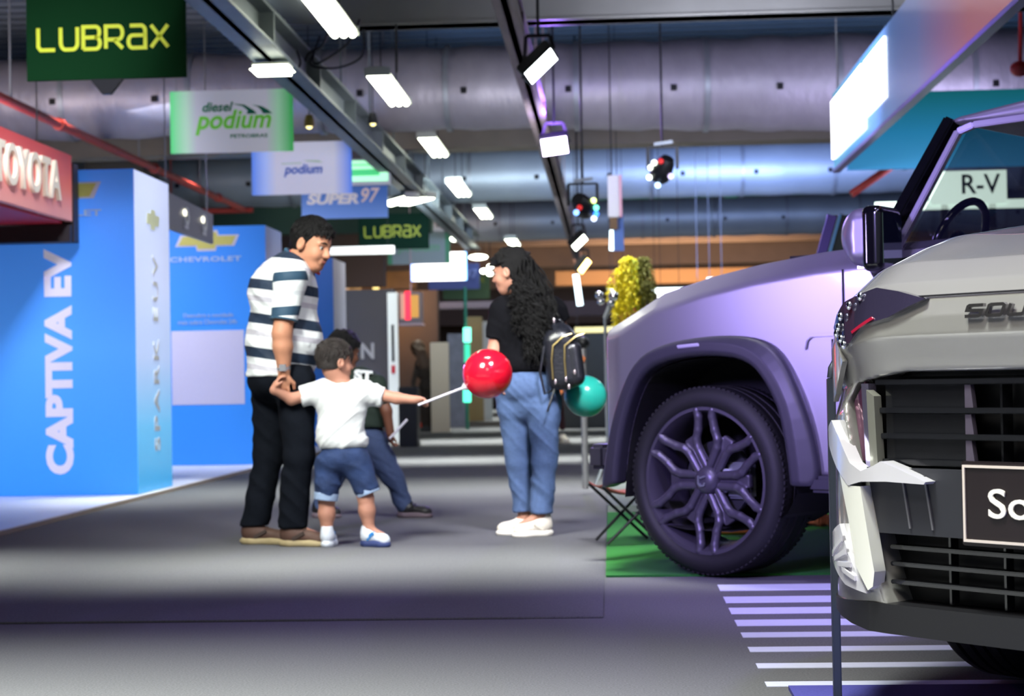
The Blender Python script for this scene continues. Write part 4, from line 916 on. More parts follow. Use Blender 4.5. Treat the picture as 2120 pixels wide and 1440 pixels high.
def hair_cap(T, R, k, m, parent, front=.055, back=-.06, thick=.013, side=.012, res=.0055, tufts=30, seed=1):
    r = random.Random(seed); q = [ell(T(-.012, 0, .035), ((.098 + thick) * k, (.078 + thick * .55) * k, (.085 + thick) * k), R, .0), ell(T(-.035, 0, -.02), ((.072 + thick * .6) * k, (.066 + thick * .4) * k, (.07) * k), R, .02 * k)]
    for i in range(tufts):
        a1 = r.uniform(0, 2 * PI); e = r.uniform(.15, 1.45); v = Vector((math.cos(a1) * math.cos(e), math.sin(a1) * math.cos(e), math.sin(e)))
        p = Vector((v.x * (.098 + thick) - .012, v.y * (.078 + thick * .55), v.z * (.085 + thick) + .035)); d = Vector((r.uniform(-.02, .02), r.uniform(-.02, .02), -.004)); q.append(cap(T(*(p * .97)), T(*(p * .97 + d)), .012 * k, .006 * k, .008))
    Ri = np.array(R.transposed(), dtype=np.float32); o = v3(T(0, 0, 0))
    def cut(p):
        w = (p - o) @ Ri.T / k; f, s, u = w[:, 0], w[:, 1], w[:, 2]
        A = (front - .25 * (np.abs(s) - .02).clip(0)) - u          # above the hairline
        B = np.maximum(f - side - .55 * u, back - u)                  # sides and nape
        return np.minimum(np.maximum(A, f - .2), B) * k
    q.append(fun(cut, (-1, -1, -1), (3, 3, 3), .006, '&'))
    return sdf_obj('hair', q, res, m, parent)
def hair_locks(T, k, m, hair, n, L, seed, front=.055, back=-.05, side=.018, thick=.014, fwd=.4):
    """short locks lying over the scalp"""
    r = random.Random(seed); b = MB(); A = Vector((.098 + thick, .078 + thick * .55, .085 + thick)); made = 0; tries = 0
    while made < n and tries < n * 8:
        tries += 1; v = Vector((r.gauss(0, 1), r.gauss(0, 1), r.gauss(.3, 1))).normalized(); p = Vector((v.x * A.x - .012, v.y * A.y, v.z * A.z + .035))
        if not (p.z > front - .01 or (p.x < side + .5 * p.z - .004 and p.z > back)): continue
        d = Vector((fwd if p.z > .07 else -.25, r.uniform(-.35, .35) + v.y * .3, -.9 if p.z < .08 else -.1)); d = (d - v * d.dot(v)).normalized(); ll = L * r.uniform(.6, 1.2); pts = []
        for q in range(4):
            u = q / 3; w = p + d * ll * u; w = Vector(((w.x + .012) / A.x, w.y / A.y, (w.z - .035) / A.z)).normalized() * (1.0 + .035 * math.sin(u * PI) + .02 * u); pts.append(T(w.x * A.x - .012, w.y * A.y, w.z * A.z + .035))
        b.tube(pts, [.0035 * k, .0045 * k, .0035 * k, .0008], 5); made += 1
    o = b.build('hair_lock', m, hair, smooth=True); o['kind'] = 'stuff'; return o
def hand_prims(w, d, pn, k=1.0, curl=.5, side=1, spread=.22):
    """palm and five fingers: w wrist, d direction of the hand, pn palm normal, side +1/-1 where the thumb is"""
    w = Vector(w); d = Vector(d).normalized(); pn = Vector(pn); pn = (pn - d * pn.dot(d)).normalized(); s = d.cross(pn) * side; q = []
    pc = w + d * .045 * k; R = Matrix((d, s, pn)).transposed(); q.append(ell(pc, (.05 * k, .04 * k, .017 * k), R, .012)); q.append(cap(w - d * .01, pc, .024 * k, .026 * k, .015))
    for i, (o, L) in enumerate(((.030, .068), (.010, .076), (-.011, .070), (-.030, .055))):
        p = w + d * .082 * k + s * o * k; dd = (d + s * (o * 6 * spread)).normalized()
        for j, (ll, rr) in enumerate(((.45, .0092), (.30, .0085), (.25, .0078))):
            a_ = curl * (.6 + .8 * j) * (1 + .08 * i); dj = (dd * math.cos(a_) + pn * math.sin(a_)); p2 = p + dj * L * ll * k; q.append(cap(p, p2, rr * k, rr * .93 * k, .004)); p = p2
    p = w + d * .03 * k + s * .03 * k; dt = (d * .6 + s * .65 + pn * .45).normalized(); p2 = p + dt * .035 * k; q.append(cap(p, p2, .013 * k, .011 * k, .008)); dt = (d * .85 + s * .1 + pn * .5).normalized(); q.append(cap(p2, p2 + dt * .032 * k, .0105 * k, .009 * k, .005))
    return q
def shoe(parent, heel, d, L, m_up, m_sole, m_acc, tall=.0, wide=.045, lift=.0):
    """shoe from the heel point on the ground towards d"""
    heel = Vector(heel); d = Vector(d); d.z = 0; d.normalize(); s = Vector((-d.y, d.x, 0)); Z = Vector((0, 0, 1)); T = lambda a_, b_, c_: heel + d * a_ * L + s * b_ + Z * (c_ + lift); R = Matrix((d, s, Z)).transposed()
    lo = (T(0, 0, .0), (0, 0, -1))
    sole = [ell(T(.22, 0, .018), (L * .24, wide * .85, .03), R, .0, clip=[lo]), ell(T(.72, 0, .014), (L * .29, wide, .028), R, .03, clip=[lo]), rbox(T(.48, 0, .017), (L * .3, wide * .8, .015), R, .012, .02)]
    o = sdf_obj('sole', sole, .004, m_sole, None); 
    up = [ell(T(.2, 0, .06 + tall * .3), (L * .19, wide * .72, .05 + tall * .4), R, .0), cap(T(.24, 0, .06), T(.23, 0, .10 + tall), wide * .8, wide * .74, .03), cap(T(.35, 0, .06), T(.78, 0, .038), wide * .78, wide * .62, .03), ell(T(.78, 0, .036), (L * .2, wide * .82, .034), R, .02), ell(T(.24, 0, .125 + tall), (.036, .03, .03), R, .008, '-')]
    u = sdf_obj('shoe', up, .004, m_up, parent); o.parent = u
    b = MB()
    for i in range(4): c = T(.42 + .09 * i, 0, .098 - .013 * i + tall * .2); b.tube([c - s * wide * .42 - Z * .008, c + Z * .004, c + s * wide * .42 - Z * .008], .004, 6)
    b.build('laces', m_acc, u, smooth=True)
    b = MB()
    for sg in (-1, 1): b.bar(T(.30, sg * wide * .80, .04), T(.52, sg * wide * .74, .075), .012, .018)
    b.build('stripe', m_acc, u); return u

# ---- man in the striped polo shirt
B0 = G(570, 1130); D0 = B0.y
def Jf(base, D): return lambda x, y, dy=0.0: P(x, y, D + dy) - base
J = Jf(B0, D0); B0v = Vector((B0.x, B0.y, .008))
J = Jf(B0v, D0)
fm = Vector((.84, -.40, -.36)); Rm = frame(fm, -.05); hc = J(646, 505, -.03)
q, T = head_prims(hc, Rm, 1.12, J(612, 548), .066)
neck = J(612, 548)
SR, ER, WR = J(600, 577, -.19), J(584, 690, -.23), J(588, 768, -.22)
SL, EL, WL = J(586, 570, .19), J(560, 690, .24), J(575, 775, .22)
pel, bel, che = J(578, 782), J(588, 705), J(586, 610)
tors = [ell(pel, (.165, .175, .13), k=.05), ell(bel, (.198, .175, .19), k=.08), ell(che, (.175, .185, .19), k=.08), cap(J(603, 570, -.13), J(592, 565, .14), .085, .085, .06), cap(che, neck, .1, .066, .06)]
legA = (J(560, 812, .09), J(556, 940, .1), J(530, 1096, .07)); legB = (J(612, 812, -.09), J(618, 945, -.1), J(610, 1096, -.08))
body = tors + q + [cap(SR, ER, .060, .052, .03), cap(ER, ER.lerp(WR, .35), .052, .052, .02), cap(ER.lerp(WR, .35), WR, .052, .033, .02), cap(SL, EL, .056, .046, .03), cap(EL, WL, .045, .03, .02)]
for l in (legA, legB): body += [cap(l[0], l[1], .092, .06, .04), cap(l[1], l[2], .058, .042, .02)]
for l in (legA, legB): body += [cap(l[2], l[2] + Vector((.16, -.02, -.05)), .035, .026, .02)]
body += hand_prims(WR + Vector((0, 0, -.01)), (-.06, -.10, -1), (.0, .75, .35), .98, .55, 1)
body += hand_prims(WL, (0, 0, -1), (.3, -.9, 0), 1.0, .4, -1)
man = sdf_obj('person', body, .0055, m_skin); man.location = B0v
tag(man, 'man in a blue and white striped polo shirt, bending towards the small boy', 'person')
face_parts(T, 1.12, man); hr = hair_cap(T, Rm, 1.12, m_hair, man, front=.068, back=-.050, thick=.013, side=.016, seed=4, tufts=18); hair_locks(T, 1.12, m_hair, hr, 420, .026, 1, front=.078, side=.004, fwd=.15)
stripes = [(0, 'e6e9ec'), (.10, 'f0f2f4'), (.42, 'c6cbd2'), (.52, 'e9ecee'), (.70, '1c3450'), (1.0, '1c3450')]
m_polo = band_mat('polo_stripes', 2, .186, .26, [(0, 'd4d8da'), (.34, 'b4b2bc'), (.50, 'd8dcde'), (.70, '14263c')], tilt=(.16, 0, 0), bump=.5)
m_slv = band_mat('sleeve_stripes', 2, .186, .10, [(0, 'dce2e2'), (.30, 'c6ccd0'), (.42, 'e0e6e6'), (.72, '1d3c52')], tilt=(-.05, 0, 0), bump=.3)
m_teal_c = mat('polo_collar', '24465c', .85, noise=.1, nscale=60)
infl = lambda q_, d: [dict(p_, r=p_['r'] + d) if p_['t'] == 'e' else dict(p_, ra=p_['ra'] + d, rb=p_['rb'] + d) for p_ in q_]
sh = infl(tors, .016); hem = J(582, 778)
folds = [ell(J(660, 735 + 12 * i, -.05), (.03, .12, .008), k=.012, op='-') for i in range(0)]
def fold_prims(base, n, seed, rx, span, amp=.006):
    r = random.Random(seed); out = []
    for i in range(n):
        a_ = r.uniform(-PI, PI); c = base + Vector((math.cos(a_) * rx[0], math.sin(a_) * rx[1], r.uniform(-span, span)))
        t_ = Vector((-math.sin(a_), math.cos(a_), r.uniform(-.8, .8))).normalized() * r.uniform(.05, .11); out.append(cap(c - t_, c + t_ + Vector((0, 0, .02)), amp, amp * .6, .02))
    return out
sh.append(fun(lambda p, z=hem.z: z - p[:, 2], (-3, -3, -3), (3, 3, 3), .008, '&'))
sh.append(ell(neck + Vector((.06, -.01, .045)), (.085, .075, .05), k=.01, op='-'))
sh.append(cap(neck + Vector((0, 0, .02)), neck + Vector((.09, -.01, .12)), .07, .07, k=.01, op='-'))
wrinkle(sdf_obj('polo_shirt', sh, .0065, m_polo, man), .006, (4, 4, 11), 1.1, .8)
for (S, E_, nm) in ((SR, ER, 1), (SL, EL, 2)):
    d_ = (E_ - S).normalized(); e_ = S + d_ * .225
    o = sdf_obj('sleeve', [cap(S + Vector((0, .03 if nm == 1 else -.03, .0)), S + d_ * .24, .088, .070, .0, clip=[(e_, d_)]), cap(S + Vector((-.02, .07 if nm == 1 else -.07, .01)), S, .07, .085, .04)], .006, m_slv, man)
    b = MB(); w = d_.orthogonal().normalized(); w2 = d_.cross(w); 
    ring = [e_ + (w * math.cos(t_) + w2 * math.sin(t_)) * .072 for t_ in [2 * PI * i / 24 for i in range(25)]]
    b.tube(ring, .006, 8, False); b.build('cuff_trim', m_teal_c, o, smooth=True)
# collar: a folded ring sloping round the neck
def ring_mesh(c, n, rx, ry, r, m, name, parent, flat=1.0, X=None):
    n = Vector(n).normalized(); x = (Vector(X or (0, 1, 0)) - n * Vector(X or (0, 1, 0)).dot(n)).normalized(); y = n.cross(x); b = MB()
    b.tube([Vector(c) + x * math.cos(t_) * rx + y * math.sin(t_) * ry for t_ in [2 * PI * i / 36 for i in range(37)]], r, 10, False); return b.build(name, m, parent, smooth=True)
o = ring_mesh(neck + Vector((.012, -.004, .006)), (.55, -.05, .83), .078, .092, .017, m_teal_c, 'collar', man); 
ring_mesh(neck + Vector((.02, -.004, .03)), (.6, -.05, .8), .070, .088, .012, m_teal_c, 'collar', man)
ring_mesh(neck + Vector((.05, -.006, .012)), (.62, -.05, .78), .072, .10, .008, mat('lanyard_red', 'b8202c', .6, noise=.05), 'neck_band', man)
tr = infl(tors[:2], .007)
for l in (legA, legB): tr += [cap(l[0] + Vector((0, 0, .06)), l[1], .108, .082, .05), cap(l[1], l[2] + Vector((0, 0, .0)), .080, .066, .03), cap(l[1] + Vector((-.03, 0, -.1)), l[2] + Vector((-.02, 0, .01)), .066, .07, .02)]
zh = legA[2].z + .022; tr.append(fun(lambda p: zh - p[:, 2], (-3, -3, -3), (3, 3, 3), .004, '&')); tr.append(fun(lambda p, z=pel.z + .07: p[:, 2] - z, (-3, -3, -3), (3, 3, 3), .004, '&'))
wrinkle(sdf_obj('trousers', tr, .006, m_jean, man), .007, (4.5, 4.5, 8), 3.1, .9)
m_shb = mat('shoe_brown', '533a30', .7, noise=.3, nscale=30); m_shs = mat('sole_sand', 'a3936e', .7, noise=.25, nscale=20); m_sht = mat('shoe_trim', '3a2c26', .6)
for l, dd in ((legA, (.97, -.1, 0)), (legB, (.97, -.16, 0))): shoe(man, (l[2].x - .085, l[2].y, 0), dd, .30, m_shb, m_shs, m_sht, .035, .054)
b = MB(); c = WR + Vector((0, 0, .018)); b.lathe([(.030, -.014), (.037, -.012), (.037, .012), (.030, .014)], 24, 'Z', c); b.box(-.018, .018, -.046, -.034, -.018, .018, None, c); b.build('wristwatch', mat('watch_silver', 'c4c4c8', .25, .8), man, smooth=True)

# ---- boy in the white T-shirt, back to the camera
B1 = G(725, 1134); B1v = Vector((B1.x, B1.y, .008)); D1 = B1.y; J = Jf(B1v, D1)
Rb = frame((.80, .55, -.10), .0); hc = J(694, 748, 0)
q, T = head_prims(hc, Rb, .90, J(706, 798), .045)
SL, EL, WL = J(656, 812), J(603, 826, -.05), J(568, 806, -.10)
SR, ER, WR = J(762, 812), J(822, 824, -.02), J(858, 827, -.03)
che, bel, pel = J(707, 845), J(704, 895), J(712, 945)
tors = [ell(che, (.118, .085, .13), k=.04), ell(bel, (.115, .088, .10), k=.05), ell(pel, (.118, .09, .08), k=.04), cap(J(668, 812), J(750, 812), .048, .048, .04), cap(che, J(706, 798), .05, .045, .03)]
legA = (J(682, 965), J(676, 1035, .01), J(677, 1106, .0)); legB = (J(740, 965), J(757, 1030, .0), J(764, 1096, -.01))
body = tors + q + [cap(SL, EL, .036, .031, .02), cap(EL, WL, .031, .023, .015), cap(SR, ER, .036, .031, .02), cap(ER, WR, .031, .022, .015)]
for l in (legA, legB): body += [cap(l[0], l[1], .062, .043, .03), cap(l[1], l[1].lerp(l[2], .4), .042, .044, .015), cap(l[1].lerp(l[2], .4), l[2], .042, .028, .02)]
body += [cap(legA[2], legA[2] + Vector((0, .06, -.03)), .026, .02, .02), cap(legB[2], legB[2] + Vector((.07, -.02, -.03)), .026, .02, .02)]
body += hand_prims(WL, (.35, .12, .95), (.9, .25, -.2), .66, .7, -1)
body += hand_prims(WR, (1, -.05, -.02), (.0, -.35, -.9), .66, 1.15, 1, .1)
boy = sdf_obj('person', body, .0045, m_skin2); boy.location = B1v
tag(boy, 'small boy in a white T-shirt and denim shorts, arms spread, seen from behind', 'person')
face_parts(T, .90, boy); hr = hair_cap(T, Rb, .90, m_hairb, boy, front=.052, back=-.052, thick=.015, side=.018, seed=9); hair_locks(T, .90, m_hairb, hr, 460, .045, 2, thick=.016)
m_tee = mat('cotton_white', 'c9cccd', .85, noise=.03, nscale=40, bump=.25, bscale=16)
sh = infl(tors[:2], .014) + [cap(J(668, 814), J(750, 814), .06, .06, .05), cap(J(707, 900), J(711, 920), .118, .114, .04)]
sh[-1] = ell(J(711, 915), (.136, .098, .06), k=.04)
for S, E_, d_ in ((SL, EL, Vector((-1, -.1, -.22)).normalized()), (SR, ER, Vector((1, 0, -.28)).normalized())):
    e_ = S + d_ * .085; sh.append(cap(S - d_ * .05, S + d_ * .11 + Vector((0, 0, -.004)), .062, .056, .03, clip=[(e_, d_)]))
hz = J(711, 927).z; sh.append(fun(lambda p: hz - p[:, 2], (-3, -3, -3), (3, 3, 3), .006, '&')); sh.append(ell(J(706, 789), (.055, .055, .024), k=.008, op='-'))
wrinkle(sdf_obj('t_shirt', sh, .005, m_tee, boy), .007, (5, 6, 16), 5.2, -.9)
so = [ell(pel, (.132, .104, .085), k=.03)]
for l, e in ((legA, J(675, 1030, 0)), (legB, J(762, 1018, 0))):
    d_ = (e - l[0]).normalized(); so.append(cap(l[0], e + d_ * .03, .082, .060, .03, clip=[(e, d_)]))
so.append(fun(lambda p, z=J(711, 922).z: p[:, 2] - z, (-3, -3, -3), (3, 3, 3), .004, '&'))
sho = wrinkle(sdf_obj('denim_shorts', so, .005, m_jean3, boy), .006, (7, 7, 14), 2.2)
for l, e in ((legA, J(675, 1030, 0)), (legB, J(762, 1018, 0))):
    d_ = (e - l[0]).normalized(); sdf_obj('turned_cuff', [cap(e - d_ * .03, e + d_ * .03, .0655, .0645, 0, clip=[(e + d_ * .012, d_), (e - d_ * .03, -d_)])], .0045, mat('cuff_pale', '8ea2c0', .85, noise=.1, nscale=60), sho)
m_ks = mat('sneaker_white', 'd2d8e2', .6, noise=.06, nscale=30); m_kb = mat('sneaker_blue', '2f7cc0', .6, noise=.05)
shoe(boy, (legA[2].x, legA[2].y - .045, 0), (.05, 1, 0), .17, m_ks, m_ks, m_kb, .005, .038)
shoe(boy, (legB[2].x - .045, legB[2].y + .02, 0), (.9, -.42, 0), .18, m_ks, mat('sole_navy', '2c3a6c', .7), m_kb, .005, .038)

# balloon stick and red balloon held by the boy
a_ = P(866, 838, D1 - .07); b_ = P(969, 797, D1 - .08); c_ = P(1010, 773, D1 - .08)
t = empty('red_balloon', (c_.x, c_.y, c_.z), 'round red balloon on a white stick held out by the boy', 'balloon')
R_ = .131; ax = (c_ - b_).normalized(); b = MB(); Rz = ax.to_track_quat('Z', 'Y').to_matrix()
prof = [(0, R_ * 1.02)] + [(R_ * math.sin(t_) , R_ * math.cos(t_) * (1.0 if t_ < PI / 2 else 1.04)) for t_ in [PI * i / 26 for i in range(1, 26)]] + [(0.004, -R_ * 1.06)]
m_br = mat('balloon_red', 'd4122c', .16, coat=.5, spec=.6, noise=.03, nscale=6)
b.lathe(prof, 40); b.v = [tuple(Rz @ Vector(v)) for v in b.v]; b.build('balloon_skin', m_br, t, smooth=True)
m_cup = mat('plastic_white', 'd9d7e6', .35, noise=.02)
b = MB(); o_ = -ax * R_ * 1.02; b.tube([o_ + ax * .02, o_ - ax * .004, o_ - ax * .02, o_ - ax * .03], [.024, .022, .012, .006], 16); b.build('cup', m_cup, t, smooth=True)
b = MB(); b.tube([a_ - c_, o_ - ax * .01], .0062, 10); b.build('stick', m_cup, t, smooth=True)

# ---- boy in the dark green shirt, half hidden
B2 = G(790, 1074); D2 = 11.25; B2v = Vector((P(775, 1060, D2).x, D2, .008)); J = Jf(B2v, D2)
Rg = frame((.75, .6, -.25)); hc = J(712, 727)
q, T = head_prims(hc, Rg, 1.0, J(722, 778), .05)
SR, ER, WR = J(782, 796, -.1), J(800, 850, -.13), J(808, 896, -.12)
SL, EL, WL = J(700, 800, .1), J(690, 860, .1), J(694, 905, .08)
che, bel, pel = J(742, 812), J(752, 860), J(752, 905)
tors = [ell(che, (.15, .11, .15), k=.05), ell(bel, (.14, .115, .12), k=.05), ell(pel, (.15, .12, .10), k=.04), cap(J(712, 792, .03), J(772, 796, -.03), .055, .055, .04), cap(che, J(722, 778), .06, .05, .04)]
legA = (J(735, 925, .03), J(690, 985, .05), J(662, 1055, .06)); legB = (J(775, 925, -.03), J(812, 985, -.04), J(838, 1050, -.02))
body = tors + q + [cap(SR, ER, .042, .036, .02), cap(ER, WR, .035, .026, .02), cap(SL, EL, .042, .036, .02), cap(EL, WL, .035, .026, .02)]
for l in (legA, legB): body += [cap(l[0], l[1], .075, .055, .03), cap(l[1], l[2], .052, .035, .02), cap(l[2], l[2] + Vector((.09, -.02, -.03)), .03, .022, .02)]
body += hand_prims(WR, (.1, 0, -1), (.9, .3, 0), .75, .9, 1) + hand_prims(WL, (0, 0, -1), (.9, .3, 0), .75, .5, -1)
gb = sdf_obj('person', body, .0055, m_skin3); gb.location = B2v
tag(gb, 'black-haired boy in a dark green shirt and jeans, mostly hidden behind the boy in white', 'person')
face_parts(T, 1.0, gb); hr = hair_cap(T, Rg, 1.0, m_hair, gb, front=.05, back=-.06, thick=.022, side=.02, seed=12)
m_gs = mat('cotton_green', '14251d', .85, noise=.2, nscale=30, bump=.3, bscale=14)
sh = infl(tors[:2], .018) + infl(tors[3:4], .016) + [cap(SR, SR.lerp(ER, .55), .062, .055, .03), cap(SL, SL.lerp(EL, .55), .062, .055, .03), ell(J(752, 880), (.158, .13, .07), k=.04)]
hz2 = J(752, 884).z; sh.append(fun(lambda p: hz2 - p[:, 2], (-3, -3, -3), (3, 3, 3), .006, '&'))
gsh = wrinkle(sdf_obj('t_shirt', sh, .006, m_gs, gb), .007, (5, 5, 14), 7.7)
text_mesh('ST', .1, mat('letter_shirt', 'c8ccd0', .7), gsh, J(752, 771, -.128) + Vector((.0, .0, -.02)), (1, .1, -.12), (.0, .35, 1), 'shirt_lettering', .006, fit=(.12, .075), depth=.012)
so = [ell(pel, (.16, .13, .10), k=.03)]
for l in (legA, legB): so += [cap(l[0], l[1], .092, .075, .03), cap(l[1], l[2], .072, .052, .02)]
zz2 = legB[2].z - .02; so.append(fun(lambda p: zz2 - p[:, 2], (-3, -3, -3), (3, 3, 3), .004, '&'))
wrinkle(sdf_obj('jeans', so, .0065, mat('denim_mid', '39486c', .85, noise=.3, nscale=40, bump=.4, bscale=14), gb), .009, (6, 6, 14), 4.4)
m_bs = mat('shoe_black', '17161a', .5, noise=.1); m_bsl = mat('sole_mauve', '6a5c66', .7)
shoe(gb, (legA[2].x - .05, legA[2].y, 0), (.9, -.3, 0), .21, m_bs, m_bsl, m_bs, .0, .04); shoe(gb, (legB[2].x - .05, legB[2].y, 0), (.95, -.2, 0), .24, m_bs, m_bsl, m_bs, .0, .042)
a_ = P(806, 908, D2 - .17); b_ = P(843, 868, D2 - .17); b = MB(); b.tube([a_, b_], .008, 10); o = b.build('balloon_stick', m_cup, smooth=True); tag(o, 'short white stick in the hand of the boy in the green shirt', 'stick')

# ---- woman with long curly hair
B3 = G(1097, 1110); D3 = B3.y; B3v = Vector((B3.x, B3.y, .008)); J = Jf(B3v, D3)
Rw = frame((-.93, .30, -.20), .0); hc = J(1057, 562, -.01)
q, T = head_prims(hc, Rw, .98, J(1086, 618, .02), .05)
SL, EL, WL = J(1036, 652, 0), J(1024, 728, -.02), J(1030, 778, -.06)
SR, ER, WR = J(1150, 648, .0), J(1170, 718, .05), J(1140, 780, .12)
che, bel, pel = J(1090, 672), J(1084, 735), J(1092, 800)
tors = [ell(che, (.168, .115, .16), k=.05), ell(bel, (.142, .11, .13), k=.06), ell(pel, (.165, .135, .12), k=.06), cap(J(1046, 638), J(1138, 636), .058, .058, .05), cap(che, J(1086, 618), .06, .05, .04)]
legA = (J(1064, 838, .03), J(1074, 955, .06), J(1088, 1072, .07)); legB = (J(1126, 838, -.03), J(1128, 955, -.06), J(1120, 1066, -.07))
body = tors + q + [cap(SL, EL, .048, .042, .02), cap(EL, WL, .040, .028, .02), cap(SR, ER, .048, .042, .02), cap(ER, WR, .040, .028, .02)]
for l in (legA, legB): body += [cap(l[0], l[1], .09, .06, .04), cap(l[1], l[2], .056, .038, .02), cap(l[2], l[2] + Vector((-.10, -.02, -.05)), .03, .022, .02)]
body += hand_prims(WL, (.1, -.05, -1), (.9, .2, 0), .85, .7, 1) + hand_prims(WR, (-.2, 0, -1), (-.9, .2, 0), .85, .7, -1)
wo = sdf_obj('person', body, .0055, m_skin2); wo.location = B3v
tag(wo, 'woman with long curly black hair, black T-shirt and blue jeans, seen from behind', 'person')
face_parts(T, .98, wo)
hr = hair_cap(T, Rw, .98, m_hair, wo, front=.055, back=-.08, thick=.024, side=.004, seed=21)
# falling curls
b = MB(); r = random.Random(4)
root = [J(1072, 535), J(1090, 560, -.04), J(1100, 590, -.05), J(1085, 540, -.08), J(1100, 600, -.11), J(1072, 575, -.11)]
for i in range(230):
    s_ = r.choice(root) + Vector((r.uniform(-.04, .05), r.uniform(-.05, .04), r.uniform(-.03, .02)))
    ex = r.uniform(1058, 1140); ey = r.uniform(680, 758) if ex > 1085 else r.uniform(620, 700); e_ = J(ex, ey, r.uniform(-.19, -.135)); m_ = J((1095 + ex) / 2 + r.uniform(-25, 28), 625 + r.uniform(-20, 20), r.uniform(-.17, -.12))
    ph = r.uniform(0, 6.28); am = r.uniform(.008, .016); fr_ = r.uniform(24, 34); pts = []; n = 34
    for k in range(n):
        u = k / (n - 1); p_ = s_.lerp(m_, u).lerp(m_.lerp(e_, u), u); a2 = am * min(1, u * 3); pts.append(p_ + Vector((math.cos(ph + u * fr_) * a2, math.sin(ph + u * fr_) * a2, 0)))
    b.tube(pts, [.0065 * (1 - .55 * k / n) for k in range(n)], 5)
for i in range(60):      # looser curls over the far shoulder and temple
    s_ = J(1075 + r.uniform(-6, 20), 520 + r.uniform(0, 30), r.uniform(-.07, .07)); e_ = J(r.uniform(1052, 1070), r.uniform(600, 640), r.uniform(-.12, -.08)) if i % 2 else J(r.uniform(1130, 1158), r.uniform(640, 700), -.11)
    m_ = s_.lerp(e_, .5) + Vector((.07, -.05, .05)); ph = r.uniform(0, 6); pts = []
    for k in range(24):
        u = k / 23; p_ = s_.lerp(m_, u).lerp(m_.lerp(e_, u), u); pts.append(p_ + Vector((math.cos(ph + u * 22) * .009 * u, math.sin(ph + u * 22) * .009 * u, 0)))
    b.tube(pts, .0055, 5)
cur = b.build('curls', m_hair, wo, smooth=True)
m_bt = mat('cotton_black', '08080d', .9, spec=.12, noise=.15, nscale=30, bump=.25, bscale=14)
sh = infl(tors[:2], .014) + infl(tors[3:4], .014) + [ell(J(1090, 758), (.156, .128, .06), k=.05)]
for S, E_ in ((SL, EL), (SR, ER)): d_ = (E_ - S).normalized(); e_ = S + d_ * (.14 if S is SL else .05); sh.append(cap(S + Vector((.0, 0, .01)), S + d_ * .18, .068, .062, .03, clip=[(e_, d_)]))
hz3 = J(1090, 770).z; sh.append(fun(lambda p: hz3 - p[:, 2], (-3, -3, -3), (3, 3, 3), .006, '&')); sh += [dict(x, k=.012) for x in fold_prims(bel, 8, 7, (.15, .115), .1, .006)][:0]
wrinkle(sdf_obj('t_shirt', sh, .006, m_bt, wo), .006, (5, 5, 12), 6.1)
so = [ell(pel, (.174, .145, .13), k=.05), cap(J(1064, 842, .02), J(1126, 842, -.02), .092, .092, .04), ell(J(1095, 838), (.10, .115, .09), k=.03)]
for l in (legA, legB): so += [cap(l[0] + Vector((0, 0, .05)), l[1], .098, .072, .022), cap(l[1], l[2], .071, .062, .015)]
zz3 = legB[2].z + .012; so.append(fun(lambda p: zz3 - p[:, 2], (-3, -3, -3), (3, 3, 3), .004, '&')); so.append(fun(lambda p, z=pel.z + .08: p[:, 2] - z, (-3, -3, -3), (3, 3, 3), .004, '&'))
wrinkle(sdf_obj('jeans', so, .0065, m_jean2, wo), .009, (4.5, 4.5, 8), 9.1, 1.1)
m_cr = mat('sneaker_cream', 'd8cfc4', .65, noise=.05, nscale=30)
for l, dd in ((legA, (-.85, -.35, 0)), (legB, (-.85, -.42, 0))): shoe(wo, (l[2].x + .06, l[2].y + .03, 0), dd, .24, m_cr, mat('sole_cream', 'e6e0d8', .6), m_cr, .02, .05)
# backpack
q0 = P(1168, 742, D3 - .10); t = empty('backpack', q0, 'small glossy black backpack with gold zips hanging on the woman\'s right arm', 'backpack')
m_bp = mat('leather_black', '1a1b22', .28, noise=.1, nscale=60, bump=.15, bscale=90, spec=.6); m_gz = mat('zip_gold', 'b8a26a', .3, .85)
K = lambda x, y, dy=0: P(x, y, D3 - .10 + dy) - q0
Rt_ = Matrix.Rotation(-.12, 3, 'Y')
sdf_obj('bag_body', [rbox(K(1163, 745), (.095, .115, .165), Rt_, .06, 0), ell(K(1158, 700), (.085, .11, .09), None, .03)], .006, m_bp, t)
sdf_obj('front_pocket', [rbox(K(1188, 752, -.02), (.052, .095, .125), Rt_, .045, 0)], .0055, m_bp, t)
sdf_obj('outer_pocket', [ell(K(1196, 765, -.03), (.035, .07, .085), Rt_, 0)], .005, m_bp, t)
for xs, nm in (((1150, 1142, 1141), 0), ((1176, 1166, 1168), 1)):
    b = MB(); pts = [K(xs[0] + 34, 690, -.10), K(xs[0] + 16, 690 + 6, -.118), K(xs[1] + 3, 715, -.126), K(xs[2] + 1, 745, -.124), K(xs[2] + 4, 785, -.115)]; b.tube(pts, .0048, 8); b.build('zip', m_gz, t, smooth=True)
b = MB(); b.tube([K(1150, 690, -.02), K(1146, 668, -.02), K(1156, 660, .0), K(1166, 668, .0), K(1166, 690, .0)], .008, 8); b.build('handle', m_bp, t, smooth=True)
b = MB(); b.tube([K(1140, 690, -.06), K(1126, 720, -.09), K(1118, 770, -.10), K(1128, 815, -.09), K(1146, 806, -.05)], .0075, 8); b.tube([K(1150, 800, -.07), K(1140, 830, -.1), K(1133, 852, -.1)], .006, 8); b.build('strap', m_bp, t, smooth=True)
for (x, y) in ((1147, 663), (1172, 785), (1178, 800), (1190, 770), (1150, 790)):
    b = MB(); b.ball(K(x, y, -.13), (.007, .006, .016), 10, 8); b.build('zip_pull', mat('charm', 'c8b8c0', .25, .7), t, smooth=True)
